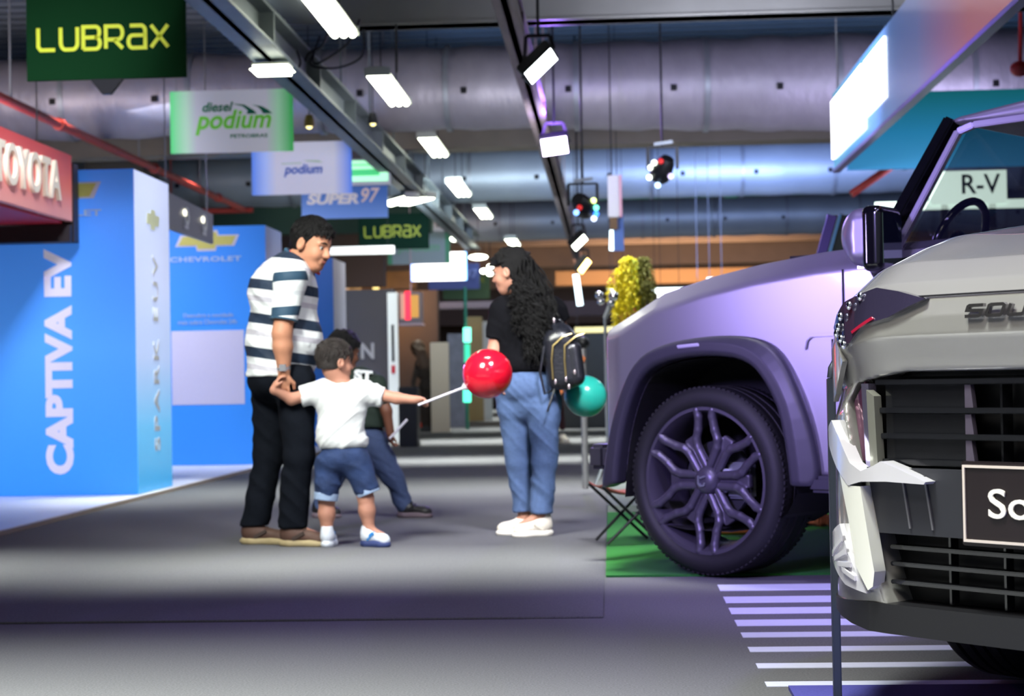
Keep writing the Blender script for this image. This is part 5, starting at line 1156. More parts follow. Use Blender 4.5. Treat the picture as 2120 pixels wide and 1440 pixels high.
# teal balloon
c_ = P(1213, 820, D3 + .14); t = empty('teal_balloon', c_, 'teal green balloon beside the backpack, in front of the violet bumper', 'balloon')
R_ = .119; ax = Vector((.88, .2, -.35)).normalized(); Rz = ax.to_track_quat('Z', 'Y').to_matrix(); b = MB()
prof = [(0, R_ * 1.0)] + [(R_ * math.sin(t_), R_ * math.cos(t_) * (1.0 if t_ < PI / 2 else 1.06)) for t_ in [PI * i / 26 for i in range(1, 26)]] + [(0.004, -R_ * 1.08)]
b.lathe(prof, 40); b.v = [tuple(Rz @ Vector(v)) for v in b.v]; b.build('balloon_skin', mat('balloon_teal', '2fb8a4', .22, coat=.3, noise=.03, nscale=6), t, smooth=True)
o_ = -ax * R_ * 1.04; b = MB(); b.tube([o_ + ax * .02, o_ - ax * .004, o_ - ax * .02, o_ - ax * .03], [.022, .02, .011, .006], 16); b.build('cup', m_cup, t, smooth=True)
hw = P(1140, 790, D3 + .1); b = MB(); b.tube([o_ - ax * .01, hw - c_], .0055, 10); b.build('stick', m_cup, t, smooth=True)

# ---- visitor bending far behind, and the legs of a walker behind the woman
D4 = 30.5; g = P(884, 885, D4); B4 = Vector((g.x, D4, .008)); J = Jf(B4, D4)
q, T = head_prims(J(864, 722), frame((-.8, .2, -.4)), 1.0, J(872, 740), .055)
body = [ell(J(880, 765), (.17, .13, .2), k=.06), ell(J(888, 800), (.18, .16, .15), k=.06), cap(J(866, 748), J(856, 790, -.1), .05, .04, .03), cap(J(856, 790, -.1), J(856, 812, -.2), .04, .03, .02)] + q
for x0, x1 in ((882, 878), (892, 890)): body += [cap(J(x0, 812), J(x1, 850), .09, .065, .04), cap(J(x1, 850), J(x1, 880), .06, .045, .03)]
vis = sdf_obj('person', body, .014, mat('clothes_dark', '2a211c', .9, noise=.2, nscale=10)); vis.location = B4; tag(vis, 'distant visitor in dark clothes with long brown hair, bending over beside the beige panel', 'person')
b = MB(); b.ball(T(-.02, 0, .03), (.13, .12, .13)); rr = random.Random(2)
for i in range(40):
    s_ = T(-.03, 0, .05) + Vector((rr.uniform(-.06, .06), rr.uniform(-.1, .05), 0)); e_ = J(rr.uniform(862, 892), rr.uniform(740, 765), -.16); b.tube([s_, s_.lerp(e_, .5) + Vector((.03, -.06, .03)), e_], [.02, .018, .008], 5)
b.build('hair', mat('hair_brown', '4a3220', .6, noise=.3, nscale=40), vis, smooth=True)
for x in (878, 890): shoe(vis, (J(x, 880).x + .1, 0, 0), (-1, -.1, 0), .27, m_bs, m_bs, m_bs)
D5 = 24.0; g = P(1152, 890, D5); B5 = Vector((g.x, D5, .008)); J = Jf(B5, D5)
q, T = head_prims(J(1140, 700), frame((-.6, -.7, 0)), 1.0, J(1140, 722), .055)
body = q + [ell(J(1140, 748), (.18, .12, .2), k=.05), ell(J(1140, 785), (.16, .12, .14), k=.05), cap(J(1132, 800), J(1136, 845), .09, .06, .03), cap(J(1136, 845), J(1138, 882), .06, .045, .03), cap(J(1150, 800), J(1158, 845), .09, .06, .03), cap(J(1158, 845), J(1164, 884), .06, .045, .03), cap(J(1120, 735), J(1112, 780), .05, .035, .03)]
wk = sdf_obj('person', body, .014, mat('clothes_maroon', '3c1c20', .9, noise=.2, nscale=10)); wk.location = B5; tag(wk, 'walker hidden behind the woman, pale shoe showing below the backpack', 'person')
for x in (1138, 1164): shoe(wk, (J(x, 884).x - .02, 0, 0), (.3, -.9, 0), .3, m_cr, m_cr, m_cr, .0, .06)
# ------------------------------------------------------------------ violet off-roader
m_vp = mat('paint_satin_silver', 'a19cae', .33, .75, noise=.02, nscale=4, coat=.15)
m_flare = mat('flare_grey', '34323e', .42, .1, noise=.05, nscale=40)
m_tyre = mat('tyre_rubber', '17161a', .62, noise=.15, nscale=50, bump=.1, bscale=150)
m_rim = mat('rim_dark', '5c5866', .38, .55, noise=.05, nscale=30)
m_glass = mat('car_glass', '0a0b18', .03, alpha=.50, spec=.8)
m_gloss = mat('gloss_black', '08080c', .12, coat=.5)
m_int = mat('interior_dark', '17161c', .7, noise=.2, nscale=20)
WB = Vector((.40, 7.677, .008))
car = empty('car', WB, 'satin off-roader glowing violet, big dark spoked wheel, seen from its front left side', 'car', None, math.radians(-39.7))
W2 = 1.94
side = [(-.80, .50), (-.83, .62), (-.82, .76), (-.79, .87), (-.72, .95), (-.58, 1.03), (-.45, 1.09), (-.27, 1.175), (0, 1.235), (.26, 1.275), (.58, 1.308), (.80, 1.32), (2.3, 1.345), (2.3, .44), (.5, .44), (-.44, .42), (-.62, .44)]
plan = [(2.3, 0), (-.47, 0), (-.575, .04), (-.66, .16), (-.74, .40), (-.79, .8), (-.80, 1.3), (2.3, 1.3)]
f_in = [(-.48, .20), (-.44, .557), (-.375, .765), (-.285, .905), (-.13, .955), (.08, .968), (.275, .942), (.375, .835), (.45, .671), (.50, .20)]
f_out = [(-.56, .36), (-.545, .433), (-.50, .62), (-.435, .80), (-.335, .965), (-.17, 1.03), (.10, 1.055), (.31, 1.04), (.43, .97), (.53, .78), (.59, .60), (.615, .41), (.50, .41), (-.44, .41)]
def vbody(p):
    x, y, z = p[:, 0], p[:, 1], p[:, 2]; yy = np.minimum(y, W2 - y); t_ = np.clip(yy / .28, 0, 1); t_ = np.clip((yy - .004) / .085, 0, 1); zz = z - .078 * t_ - .02 * np.clip(yy / .6, 0, 1)
    d1 = poly_sd(side, x, zz) * .93; d2 = poly_sd(plan, x, yy)
    d = _smax(d1, d2, .016)
    bump_ = .012 * np.exp(-((z - .95) / .35) ** 2); return _smax(d, -(yy + .0 * bump_), .016)
def well(cx_):
    def f(p):
        y = np.minimum(p[:, 1], W2 - p[:, 1]); return np.maximum(poly_sd(f_in, p[:, 0] - cx_, p[:, 2]), y - .40)
    return f
f_in = chaikin(f_in[:1] + f_in[1:-1] + f_in[-1:], 2); f_out = chaikin(f_out, 2)
lo, hi = (-.9, -.05, .35), (2.2, W2 + .05, 1.5)
cutx = lambda a_, s_: fun(lambda p: (p[:, 0] - a_) * s_, (-9, -9, -9), (9, 9, 9), 0, '&')
sdf_obj('car_body', [fun(vbody, lo, hi), fun(well(0), (-.6, -.2, 0), (.6, W2 + .2, 1.0), .004, '-'), cutx(2.12, 1)], .0105, m_vp, car)
def flare(cx_, s_):
    def f(p):
        x, z = p[:, 0] - cx_, p[:, 2]; y = p[:, 1] if s_ > 0 else W2 - p[:, 1]; di = poly_sd(f_in, x, z); do = poly_sd(f_out, x, z)
        d = _smax(do, -di, .012); slope = .055 - .05 * np.clip((-do) / .11, 0, 1) * 0
        return _smax(d, np.abs(y + .012) - (.016 + .034 * np.clip(1.3 - np.abs(di - .04) / .07, 0, 1)), .02)
    return f
sdf_obj('wheel_arch_flare', [fun(flare(0, 1), (-.7, -.1, .3), (.7, .1, 1.12))], .006, m_flare, car)
fl2 = sdf_obj('wheel_arch_flare', [fun(flare(0, -1), (-.7, W2 - .1, .3), (.7, W2 + .1, 1.12))], .012, m_flare, car)
for cx_ in (0,):
    b = MB()
    for (y0, y1) in ((.0, .395), (W2 - .395, W2)):
        n = len(f_in); vs = []; k_ = .985
        for (u, v) in f_in: vs += [(u * k_ + cx_, y0 + .01, v * .992), (u * k_ + cx_, y1, v * .992)]
        b.add(vs, [(2 * i, 2 * i + 2, 2 * i + 3, 2 * i + 1) for i in range(n - 1)])
        yb = y1 - .004 if y0 < .5 else y0 + .004
        b.add([(u * k_ + cx_, yb, v * .992) for u, v in f_in], [tuple(range(n))])
    b.build('wheel_liner', mat('liner_black', '08080a', .9), car)
b = MB(); b.box(.56, 2.1, -.035, .12, .385, .455); b.box(.56, 2.1, W2 - .12, W2 + .035, .385, .455); b.build('side_step', m_flare, car, bevel=.015)
b = MB(); b.box(-.2, 2.1, .45, W2 - .45, .26, .44); b.box(-.05, .05, .2, W2 - .2, .36, .44); b.build('chassis', m_black, car)
b = MB(); b.box(.7235, .7285, -.0025, .01, .47, 1.305); b.box(1.7, 1.705, -.0025, .01, .47, 1.32); b.build('door_gap', mat('gap_black', '14121c', .8), car)
b = MB(); fS = lambda u, v, q: (u, q, v)
b.ribbon([(.535, .98), (.545, 1.02), (.57, 1.038), (.69, 1.04), (.70, 1.03), (.70, .72)], .016, -.008, .004, fS); b.build('vent_frame', m_vp, car, bevel=.003)
b = MB(); b.ribbon([(.675, 1.02), (.675, .76)], .012, -.005, .004, fS); b.build('vent_slot', m_gloss, car)
b = MB(); b.prism([(-.09, 1.015), (.03, 1.022), (.035, 1.007), (-.085, 1.0)], -.066, -.05, fS); b.build('arch_marker', mat('marker_lilac', 'b6b0c8', .3, .3), car, bevel=.003)
# lamp and grille at the front corner
b = MB(); b.box(-.645, -.575, .03, .30, .80, .99, Matrix.Rotation(-.25, 3, 'Z'), (.0, -.12, 0)); b.build('headlight', mat('lamp_lens_clear', 'a8b0c8', .08, .5, coat=.6), car, bevel=.02, seg=3)
b = MB(); b.box(-.835, -.79, .35, W2 - .35, .72, 1.0); b.build('grille', m_gloss, car, bevel=.01)
for k in range(6): b = MB(); b.box(-.85, -.83, .45 + k * .19, .50 + k * .19, .74, .98); b.build('grille_bar', m_rim, car, bevel=.004)
b = MB(); b.box(-.86, -.76, .22, W2 - .22, .44, .56); b.build('skid_plate', m_flare, car, bevel=.02)
# wiper cowl and bonnet lip
b = MB(); b.box(.25, .78, .30, W2 - .30, 1.36, 1.40); b.box(.10, .3, .55, W2 - .55, 1.365, 1.395); b.build('cowl', m_gloss, car, bevel=.012)
b = MB(); b.tube([(.45, .45, 1.41), (.62, .75, 1.45), (.66, 1.0, 1.455)], .012, 8); b.build('wiper', m_black, car)
# glasshouse
pil = lambda z: .05 + .15 * (z - 1.3) / .58
def mirror_y(pts): return [(x, W2 - y, z) for x, y, z in pts]
for sd in (0, 1):
    mm = (lambda q: q) if sd == 0 else mirror_y
    b = MB(); a_, c_ = mm([(.84, .03, 1.30), (1.14, .19, 1.89)]); b.bar(a_, c_, .05, .085, (0, 1, 0)); b.build('windscreen_pillar', m_gloss, car, bevel=.008)
    b = MB(); ln = mm([(.93, .024, 1.315), (1.185, .150, 1.835), (1.25, .158, 1.856), (2.02, .160, 1.868)])
    for i in range(len(ln) - 1): b.bar(ln[i], ln[i + 1], .026, .034, (0, 1, 0))
    b.build('door_frame', m_vp, car, bevel=.004)
    b = MB(); ln = mm([(.96, .04, 1.325), (1.205, .185, 1.84), (1.27, .19, 1.86), (2.02, .192, 1.872), (2.02, .05, 1.34)]); b.add(ln, [(0, 1, 2, 3, 4)]); b.build('side_window', m_glass, car)
    b = MB(); a_, c_ = mm([(2.05, .03, 1.32), (2.05, .18, 1.89)]); b.bar(a_, c_, .07, .05); b.build('pillar', m_gloss, car, bevel=.006)
    b = MB(); a_, c_ = mm([(.80, .012, 1.318), (2.1, .012, 1.332)]); b.bar(a_, c_, .03, .03); b.build('belt_moulding', m_gloss, car)
b = MB(); b.add([(.88, .08, 1.36), (1.13, .22, 1.88), (1.13, W2 - .22, 1.88), (.88, W2 - .08, 1.36)], [(0, 1, 2, 3)]); b.build('windscreen', m_glass, car)
roofp = [(1.08, 1.872), (1.17, 1.90), (1.45, 1.932), (2.12, 1.952), (2.12, 1.865), (1.3, 1.865)]
def roof(p):
    yy = np.minimum(p[:, 1], W2 - p[:, 1]); t_ = np.clip((yy - .17) / .25, 0, 1); zz = p[:, 2] - .012 * t_ * (2 - t_); return _smax(poly_sd(roofp, p[:, 0], zz), .165 - yy, .03)
sdf_obj('roof', [fun(roof, (1.0, .1, 1.8), (3.5, W2 - .1, 2.0))], .011, m_vp, car)
b = MB(); b.box(.95, 1.25, .15, W2 - .15, 1.18, 1.36); b.box(1.02, 1.2, .75, 1.2, 1.3, 1.44); b.build('dashboard', m_int, car, bevel=.03)
b = MB(); b.box(1.10, 1.11, .80, 1.15, 1.38, 1.47); b.build('dash_screen', mat('screen_cyan', '2a6a80', .2, emit=.3), car)
Rw_ = Matrix.Rotation(-1.12, 3, 'Y'); pts = [Vector((0, math.cos(t_) * .19, math.sin(t_) * .19)) for t_ in [2 * PI * i / 40 for i in range(41)]]
sw = Vector((1.06, .36, 1.40)); Rs = Matrix.Rotation(.42, 3, 'Y'); b = MB(); b.tube([sw + Rs @ p_ for p_ in pts], .017, 10, False); o = b.build('steering_wheel', m_gloss, car, smooth=True)
b = MB(); b.ball(sw, (.03, .07, .06)); b.bar(sw, sw + Rs @ Vector((0, .17, .0)), .03); b.bar(sw, sw + Rs @ Vector((0, -.17, 0)), .03); b.bar(sw, sw + Rs @ Vector((0, 0, -.17)), .03); b.tube([sw, sw + Vector((-.25, 0, -.1))], .03, 8); b.build('wheel_hub', m_gloss, o, smooth=True)
for yy in (.50, 1.44):
    b = MB(); b.box(1.55, 2.0, yy - .25, yy + .25, .85, 1.02); b.box(1.95, 2.09, yy - .24, yy + .24, 1.0, 1.55); b.box(1.97, 2.07, yy - .13, yy + .13, 1.58, 1.78); b.build('seat', m_int, car, bevel=.04)
# wing mirror
mir = sdf_obj('mirror_cap', [rbox((.93, -.125, 1.415), (.07, .095, .115), Matrix.Rotation(.12, 3, 'Z'), .055, 0), ell((.89, -.12, 1.42), (.07, .09, .11), k=.02)], .005, m_vp, car)
sdf_obj('mirror_housing', [rbox((.985, -.12, 1.405), (.045, .105, .13), Matrix.Rotation(.12, 3, 'Z'), .03, 0), cap((.96, -.09, 1.30), (.98, .0, 1.25), .045, .055, .03), cap((.97, -.06, 1.27), (.99, -.03, 1.20), .05, .035, .03)], .005, m_gloss, car)
b = MB(); Rz = Matrix.Rotation(.12, 3, 'Z'); b.box(.04, .047, -.09, .09, -.10, .10, Rz, (.985, -.12, 1.405)); b.build('mirror_glass', mat('mirror_glass', 'c8d8d0', .02, 1.0), car, bevel=.002)
# the wheel
def make_wheel(parent, R_, Rr, wd, loc, rot, m_t=None):
    w = MB(); w.lathe([(Rr, .02), (Rr + .012, .008), (Rr + .012, .0), (Rr - .012, -.0), (Rr - .02, .02), (Rr - .03, .05), (Rr - .04, .12), (Rr - .04, wd - .02), (Rr, wd - .01), (Rr, wd - .03)], 64, 'Y', close=False)
    wh = w.build('wheel', m_rim, parent, smooth=True); wh.location = loc; wh.rotation_euler = rot
    t_ = MB(); t_.lathe([(Rr - .002, .022), (Rr + .004, -.004), (Rr + .03, -.016), (Rr + .06, -.014), (R_ - .022, -.004), (R_ - .008, .012), (R_, .035), (R_, .07), (R_ - .01, .073), (R_ - .01, .081), (R_, .084), (R_, wd / 2 - .006), (R_ - .01, wd / 2 - .003), (R_ - .01, wd / 2 + .005), (R_, wd / 2 + .008), (R_, wd - .07), (R_ - .01, wd - .066), (R_ - .01, wd - .058), (R_, wd - .055), (R_, wd - .03), (R_ - .02, wd - .006), (Rr + .05, wd + .005), (Rr, wd - .01)], 96, 'Y')
    ty = t_.build('tyre', m_tyre, wh, smooth=True, auto=1.2)
    lg = MB()
    for k in range(96):
        a0 = 2 * PI * k / 96; rad = Vector((math.cos(a0), 0, math.sin(a0))); tn = Vector((-math.sin(a0), 0, math.cos(a0)))
        for y0, dy in ((.012, .05), (wd - .06, .05)):
            p0 = rad * (R_ - .007) + Vector((0, y0, 0)); p1 = rad * (R_ + .002) + Vector((0, y0 + dy, 0)) + tn * .01
            vs = []
            for q, rr_ in ((p0 + rad * -.0, 0), (p1 - rad * .008, 0)):
                vs += [q - tn * .008 - rad * .004, q + tn * .008 - rad * .004, q + tn * .007 + rad * .006, q - tn * .007 + rad * .006]
            lg.add(vs, [(0, 1, 2, 3), (7, 6, 5, 4), (0, 4, 5, 1), (1, 5, 6, 2), (2, 6, 7, 3), (3, 7, 4, 0)])
    lg.build('tread_block', m_tyre, wh)['kind'] = 'stuff'
    d = MB(); d.lathe([(0, .10), (.17, .10), (.175, .11), (.175, .125), (0, .125)], 40, 'Y'); d.build('brake_disc', mat('disc_steel', '6a6a72', .35, .8), wh, smooth=True, auto=.6)
    c_ = MB(); c_.box(.07, .19, .07, .13, -.08, .08); c_.build('brake_caliper', m_zinc, wh, bevel=.01)
    return wh
wh = make_wheel(car, .416, .322, .265, (0, -.0, .418), (0, 0, 0))
sp = []
for k in range(1):
    y0, y1 = .012, .055
    q = []
    for sg in (-1, 1):
        pp = [(.06, .034, sg * .024), (.15, .030, sg * .027), (.185, .027, sg * .040), (.215, .024, sg * .072), (.262, .018, sg * .108), (.290, .014, sg * .118)]
        for i in range(5): q.append(cap(pp[i], pp[i + 1], .019, .019, .006 if i or sg > 0 else 0))
    q += [rbox((.13, .052, 0), (.085, .016, .03), None, .008, .008)]
    s0 = sdf_obj('spoke', q, .004, m_rim, wh)
for k in range(1, 6): clone(s0, wh, None, (0, math.radians(60 * k), 0))
b = MB(); b.lathe([(0, -.012), (.03, -.010), (.052, .0), (.062, .02), (.062, .06), (.085, .065), (.085, .09), (0, .09)], 40, 'Y'); b.build('hub_cap', m_rim, wh, smooth=True)
b = MB(); b.ribbon([(-.02, .022), (-.02, -.012), (-.008, -.022), (.01, -.02), (.014, -.008)], .008, -.02, -.008, fS); b.ribbon([(-.012, .012), (.016, .02)], .008, -.02, -.008, fS); b.build('emblem', m_zinc, wh)
for k in range(6):
    a0 = math.radians(60 * k + 30); b = MB(); b.lathe([(0, .022), (.010, .022), (.012, .045), (.012, .09)], 6, 'Y', (math.cos(a0) * .083, 0, math.sin(a0) * .083)); b.build('wheel_nut', mat('chrome', 'd8d8e0', .12, 1.0), wh, smooth=True)
clone(wh, car, (0, W2, .418), (0, 0, PI))

# ------------------------------------------------------------------ silver car in the lower right corner
m_sp = mat('paint_silver', 'acaba9', .14, .4, coat=.8, noise=.02, nscale=5)
m_gp = mat('grille_gloss', '1a1b20', .2, coat=.4, noise=.03); m_band = mat('bumper_grey', '2b2c33', .4, noise=.05); m_dk = mat('grille_matt', '0b0b0e', .6, noise=.05)
m_chr = mat('chrome_satin', 'f0eef6', .2, .35, coat=.5); m_bar = mat('bar_white_silver', 'f2f2ea', .25, .1, coat=.6)
C2 = Vector((.9445, 3.8395, .0125))
car2 = empty('car', C2, 'silver car with black grille and a framed plate, cut off in the lower right corner', 'car', None, math.radians(-46.7))
cv = lambda x: .03 * x * x + .46 * max(0.0, (abs(x) - .44) / .5) ** 2
def cvn(x): ax = np.abs(x); return .03 * ax * ax + .46 * np.clip((ax - .44) / .5, 0, None) ** 2
side2 = [(.05, .29), (.0, .32), (.0, .60), (.002, .80), (.03, .865), (.018, .90), (-.004, .955), (.0, 1.0), (.018, 1.043), (.05, 1.082), (.14, 1.135), (.38, 1.205), (.8, 1.262), (1.3, 1.29), (2.6, 1.30), (2.6, .3)]
def sbody(p):
    x, y, z = p[:, 0], p[:, 1], p[:, 2]; f_ = np.clip(1.2 - y / 1.3, 0, 1); c = cvn(x) * np.clip(f_ * 1.3, 0, 1); ax = np.abs(x)
    z2 = z + .12 * np.clip((ax - .35) / .6, 0, 1) ** 2 + .0 * y
    hb = .018 * np.exp(-((ax - .52) / .12) ** 2) * np.clip(y / .3, 0, 1); z2 = z2 - hb
    d = poly_sd(side2, y - c, z2) * .9; wd_ = .93 - .12 * np.clip((z - .85) / .4, 0, 1) ** 2
    return _smax(d, ax - wd_, .05)
cav = [(-.615, .80), (-.585, .845), (-.40, .872), (.40, .872), (.585, .845), (.615, .80), (.55, .60), (.47, .38), (.43, .28), (-.43, .28), (-.47, .38), (-.55, .60)]
def cavity(p): return np.maximum(poly_sd(cav, p[:, 0], p[:, 2]), (p[:, 1] - cvn(p[:, 0])) - .12)
def wwell(yc):
    def f(p): return np.maximum(np.hypot(p[:, 1] - yc, p[:, 2] - .37) - .43, .60 - np.abs(p[:, 0]))
    return f
sdf_obj('car_body', [fun(sbody, (-1, -.05, .25), (1, 2.2, 1.4)), fun(cavity, (-.8, -.3, .2), (.8, .3, .95), .006, '-'), fun(wwell(.98), (-1, .4, -.1), (1, 1.5, .9), .01, '-'), fun(lambda p: p[:, 1] - 2.2, (-9, -9, -9), (9, 9, 9), 0, '&')], .0075, m_sp, car2)
cabp = [(1.35, 1.22), (2.0, 1.60), (2.2, 1.64), (2.2, 1.2)]
def cabin(p): return _smax(poly_sd(cabp, p[:, 1], p[:, 2]), np.abs(p[:, 0]) - (.84 - .45 * np.clip(p[:, 2] - 1.2, 0, 1)), .04)
sdf_obj('cabin_glass', [fun(cabin, (-.9, 1.2, 1.15), (.9, 2.3, 1.7))], .022, m_gloss, car2)
sdf_obj('roof', [fun(lambda p: np.maximum(cabin(p - np.array([0, 0, .012], dtype=np.float32)), 1.60 - p[:, 2]), (-.8, 1.9, 1.58), (.8, 2.3, 1.7))], .022, m_sp, car2)
def sub(poly, st=.03):
    out = []
    for i in range(len(poly)):
        a_, b_ = Vector(poly[i]), Vector(poly[(i + 1) % len(poly)]); n = max(1, int((b_ - a_).length / st)); out += [tuple(a_.lerp(b_, k / n)) for k in range(n)]
    return out
fF = lambda u, v, q: (u, cv(u) + q, v)
def panel(poly, q0, q1, name, m, parent=car2, bevel=.0, off=None):
    """a plate that follows the plan curve of the nose, split into strips so that it bends"""
    b = MB(); xs = [p_[0] for p_ in poly]; zs = [p_[1] for p_ in poly]; n = 22
    g = fF if off is None else (lambda u, v, q: (u, cv(u) + q + off(u, v), v))
    X0_, X1_ = min(xs), max(xs)
    def span(x):
        c = []
        for i in range(len(poly)):
            (x0, z0), (x1, z1) = poly[i], poly[(i + 1) % len(poly)]
            if (x0 - x) * (x1 - x) <= 0 and abs(x1 - x0) > 1e-9: c.append(z0 + (z1 - z0) * (x - x0) / (x1 - x0))
        return (min(c), max(c)) if c else None
    cols = []
    xss = sorted(set([X0_ + (X1_ - X0_) * i / n for i in range(n + 1)] + xs))
    for x in xss:
        s_ = span(min(max(x, X0_ + 1e-5), X1_ - 1e-5))
        if s_: cols.append((x, s_[0], s_[1]))
    vs = []; fs = []
    for x, z0, z1 in cols: vs += [g(x, z0, q0), g(x, z1, q0), g(x, z1, q1), g(x, z0, q1)]
    for i in range(len(cols) - 1):
        a_, c_ = 4 * i, 4 * i + 4
        for k in range(4): fs.append((a_ + k, a_ + (k + 1) % 4, c_ + (k + 1) % 4, c_ + k))
    fs += [(0, 3, 2, 1), tuple(4 * (len(cols) - 1) + k for k in range(4))]
    b.add(vs, fs); return b.build(name, m, parent, bevel=bevel)
panel([(-.63, .86), (.63, .86), (.60, .29), (-.60, .29)], .10, .118, 'grille_backing', m_dk)
# bars and tiles of the upper grille
for i, (z0, z1) in enumerate(((.665, .712), (.725, .772), (.785, .84))):
    for s_ in (-1, 1): panel([(s_ * .475, z0), (s_ * .475, z1), (s_ * .235, z1), (s_ * .225, z0)], .045, .055, 'grille_tile', m_gp, bevel=.002); panel([(s_ * .238, z0), (s_ * .238, z1), (s_ * .222, z1), (s_ * .215, z0)], .035, .05, 'tile_edge', mat('tile_edge', '6d6478', .25, .5), bevel=.001)
for z in (.657, .718, .779, .846): panel([(-.50, z - .006), (-.50, z + .008), (.50, z + .008), (.50, z - .006)], .03, .07, 'grille_bar', m_gp, bevel=.002)
for x in (-.08, .08, -.15, .15, 0): panel([(x - .003, .66), (x - .003, .85), (x + .003, .85), (x + .003, .66)], .05, .09, 'grille_rib', m_gp)
for s_ in (-1, 1):
    panel([(s_ * .505, .64), (s_ * .515, .83), (s_ * .487, .815), (s_ * .478, .645)], .012, .04, 'grille_side_bar', mat('bar_silver_grey', '9a9a92', .3, .5), bevel=.003)
    panel([(s_ * .605, .80), (s_ * .545, .85), (s_ * .52, .645), (s_ * .565, .66)], .035, .05, 'corner_gloss_panel', mat('gloss_red_reflection', '7c4a6c', .1, .6, coat=.7), bevel=.002)  # corner panel has a red reflection painted into its base colour
    panel([(s_ * .545, .845), (s_ * .515, .845), (s_ * .505, .635), (s_ * .530, .635)], .02, .05, 'corner_blade', mat('blade_lilac', 'a39cc0', .15, .8), bevel=.003)
    panel([(s_ * .70, .735), (s_ * .655, .755), (s_ * .60, .715), (s_ * .545, .655), (s_ * .50, .637), (s_ * .455, .652), (s_ * .435, .662), (s_ * .38, .645), (s_ * .305, .618), (s_ * .31, .612), (s_ * .42, .615), (s_ * .50, .612), (s_ * .555, .60), (s_ * .62, .64), (s_ * .69, .69)], -.03, .02, 'chrome_wing', m_chr, bevel=.005)
    panel([(s_ * .61, .645), (s_ * .545, .60), (s_ * .505, .60), (s_ * .462, .40), (s_ * .468, .365), (s_ * .485, .355), (s_ * .53, .41), (s_ * .56, .52)], -.028, .015, 'vertical_bar', m_bar, bevel=.008)
    panel([(s_ * .72, .47), (s_ * .63, .50), (s_ * .575, .43), (s_ * .50, .345), (s_ * .60, .355), (s_ * .73, .40)], -.018, .01, 'fog_lamp', m_chr, bevel=.004)
    for k in range(4): panel([(s_ * (.70 - .03 * k), .41 - .008 * k), (s_ * (.70 - .03 * k), .425 - .008 * k), (s_ * (.60 - .02 * k), .475 - .03 * k), (s_ * (.60 - .02 * k), .46 - .03 * k)], -.026, -.012, 'lamp_facet', m_chr, bevel=.002)
    off_ = lambda u, v: .0 + .45 * max(0, v - 1.02)
    panel([(s_ * .315, 1.040), (s_ * .40, 1.062), (s_ * .47, 1.074), (s_ * .60, 1.045), (s_ * .66, .985), (s_ * .61, .935), (s_ * .555, .945), (s_ * .50, .985), (s_ * .42, 1.0)], -.012, .03, 'headlight', mat('headlight_glass', '37324a', .08, .3, coat=.8), bevel=.004, off=off_)
    o = car2.children[-1]
    panel([(s_ * .46, .998), (s_ * .54, .966), (s_ * .545, .972), (s_ * .465, 1.004)], -.015, -.01, 'lamp_strip', mat('lamp_red', 'b02040', .15, coat=.5), o, .001, off_)
    for (x, z) in ((.60, .955), (.615, .985), (.60, 1.01), (.56, 1.035), (.52, 1.055), (.63, .97), (.585, .94)):
        b = MB(); b.ball((s_ * x, cv(x) - .014 + off_(x, z), z), (.008, .006, .011), 10, 8); b.build('lamp_reflector', mat('reflector', 'e8ecf4', .05, 1.0), o, smooth=True)
    panel([(s_ * .70, .93), (s_ * .64, .95), (s_ * .60, .90), (s_ * .655, .82), (s_ * .685, .80)], -.010, .01, 'cheek_panel', m_sp, bevel=.004)
# centre band, plate, lower grille, skirt
panel([(-.515, .645), (.515, .645), (.475, .49), (-.475, .49)], .008, .06, 'bumper_band', m_band, bevel=.006)
for x in (-.40, -.335, .40, .335): panel([(x - .002, .63), (x + .003, .63), (x + .022 * (1 if x < 0 else -1) + .003, .505), (x + .022 * (1 if x < 0 else -1) - .002, .505)], .003, .009, 'band_rib', mat('rib_grey', '6e6e74', .3, .3))
for z in (.455, .415, .372): panel([(-.46, z - .004), (-.46, z + .006), (.46, z + .006), (.46, z - .004)], .03, .07, 'lower_grille_bar', m_gp, bevel=.002)
for x in (-.30, -.15, 0, .15, .30): panel([(x - .003, .33), (x - .003, .485), (x + .003, .485), (x + .003, .33)], .05, .08, 'lower_grille_rib', m_gp)
panel([(-.80, .30), (-.50, .325), (.50, .325), (.80, .30), (.72, .268), (.5, .255), (-.5, .255), (-.72, .275)], -.008, .10, 'bumper_skirt', mat('skirt_black', '17171b', .35, noise=.05), bevel=.012)
pl = panel([(-.213, .478), (-.213, .668), (.213, .668), (.213, .478)], -.022, -.008, 'number_plate', mat('plate_maroon', '1d1418', .35, noise=.03), bevel=.003)
pf = MB(); pf.ribbon([(-.203, .49), (-.203, .657), (.203, .657), (.203, .49)], .006, -.026, -.02, fF, True); pf.build('plate_frame', mat('plate_line', 'dcd0c8', .4), pl)
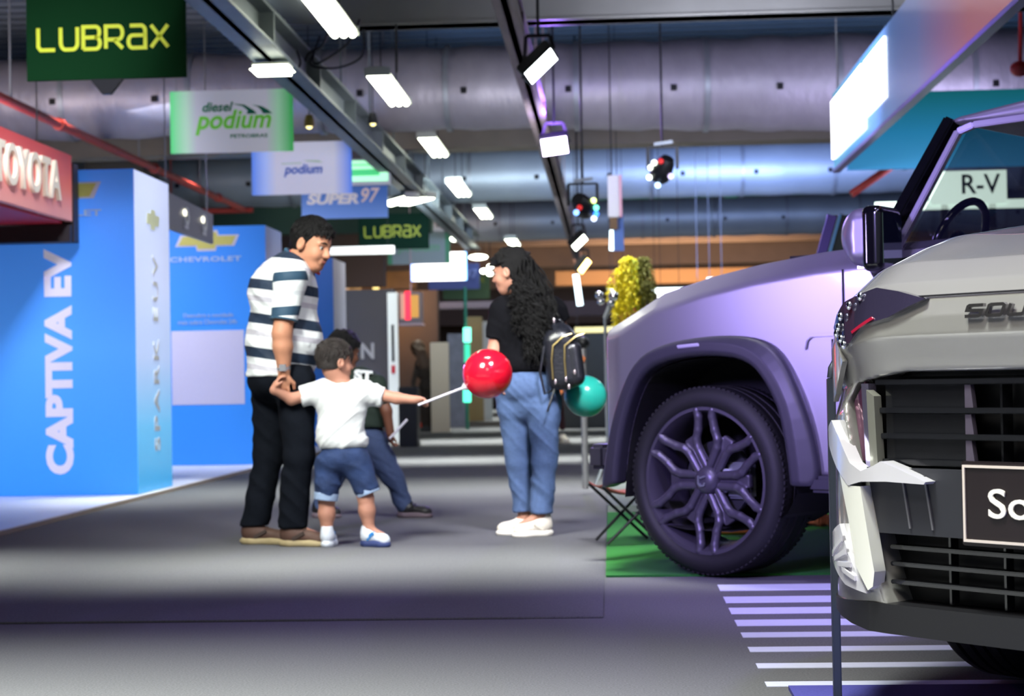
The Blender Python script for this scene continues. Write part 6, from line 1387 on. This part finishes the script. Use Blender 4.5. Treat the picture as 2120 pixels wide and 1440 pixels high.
text_mesh('So', .1, mat('plate_letter', 'f4efe8', .4), pl, (-.084, -.025, .576), X_, Z_, 'lettering', .0008, fit=(.108, .066), depth=.004)
b = MB(); GL = {'S': [[(1, 1), (.1, 1), (0, .9), (0, .55), (1, .5), (1, .1), (.9, 0), (0, 0)]], 'O': [[(.1, 1), (.9, 1), (1, .9), (1, .1), (.9, 0), (.1, 0), (0, .1), (0, .9), (.1, 1)]], 'U': [[(0, 1), (0, .1), (.1, 0), (.9, 0), (1, .1), (1, 1)]]}
for i, ch in enumerate('SOU'):
    x0 = -.198 + i * .056
    for st in GL[ch]: b.ribbon([(x0 + .040 * u + .010 * v, .994 + .024 * v) for u, v in st], .0075, -.014, -.002, fF)
b.build('badge_lettering', mat('badge_chrome', '8f8c90', .2, .9), car2)
b = MB(); pts = [(x, cv(x) + .016, 1.047) for x in [-.42 + .84 * i / 30 for i in range(31)]]; b.tube(pts, .0022, 6); b.build('bonnet_gap', mat('gap_black', '14121c', .8), car2)
w2 = None
for (x, s_) in ((-.70, -1), (.70, 1)):
    for yc in (.98,):
        b = MB(); w = .23; R_ = .365
        b.lathe([(.22, 0), (R_ - .03, -.008), (R_ - .008, .012), (R_, .03), (R_, .05), (R_ - .009, .053), (R_ - .009, .062), (R_, .065), (R_, .095), (R_ - .009, .098), (R_ - .009, .107), (R_, .11), (R_, .135), (R_ - .009, .138), (R_ - .009, .147), (R_, .15), (R_, .18), (R_ - .009, .183), (R_ - .009, .19), (R_, .193), (R_ - .01, .215), (R_ - .03, .235), (.22, .23)], 72, 'X')
        wh2 = b.build('wheel', m_tyre, car2, smooth=True, auto=1.2); wh2.location = (x - .115 if s_ < 0 else x - .115, yc, .367)
        d = MB(); d.lathe([(0, .03), (.05, .02), (.21, .012), (.225, .0), (.225, .22), (0, .2)], 40, 'X'); d.build('rim', m_rim, wh2, smooth=True)
b = MB(); b.box(-.6, .6, .25, 1.7, .24, .42); b.build('underbody', m_dk, car2, bevel=.02)
panel([(-.66, .30), (.66, .30), (.66, .18), (-.60, .18)], .42, .45, 'air_deflector', m_dk)
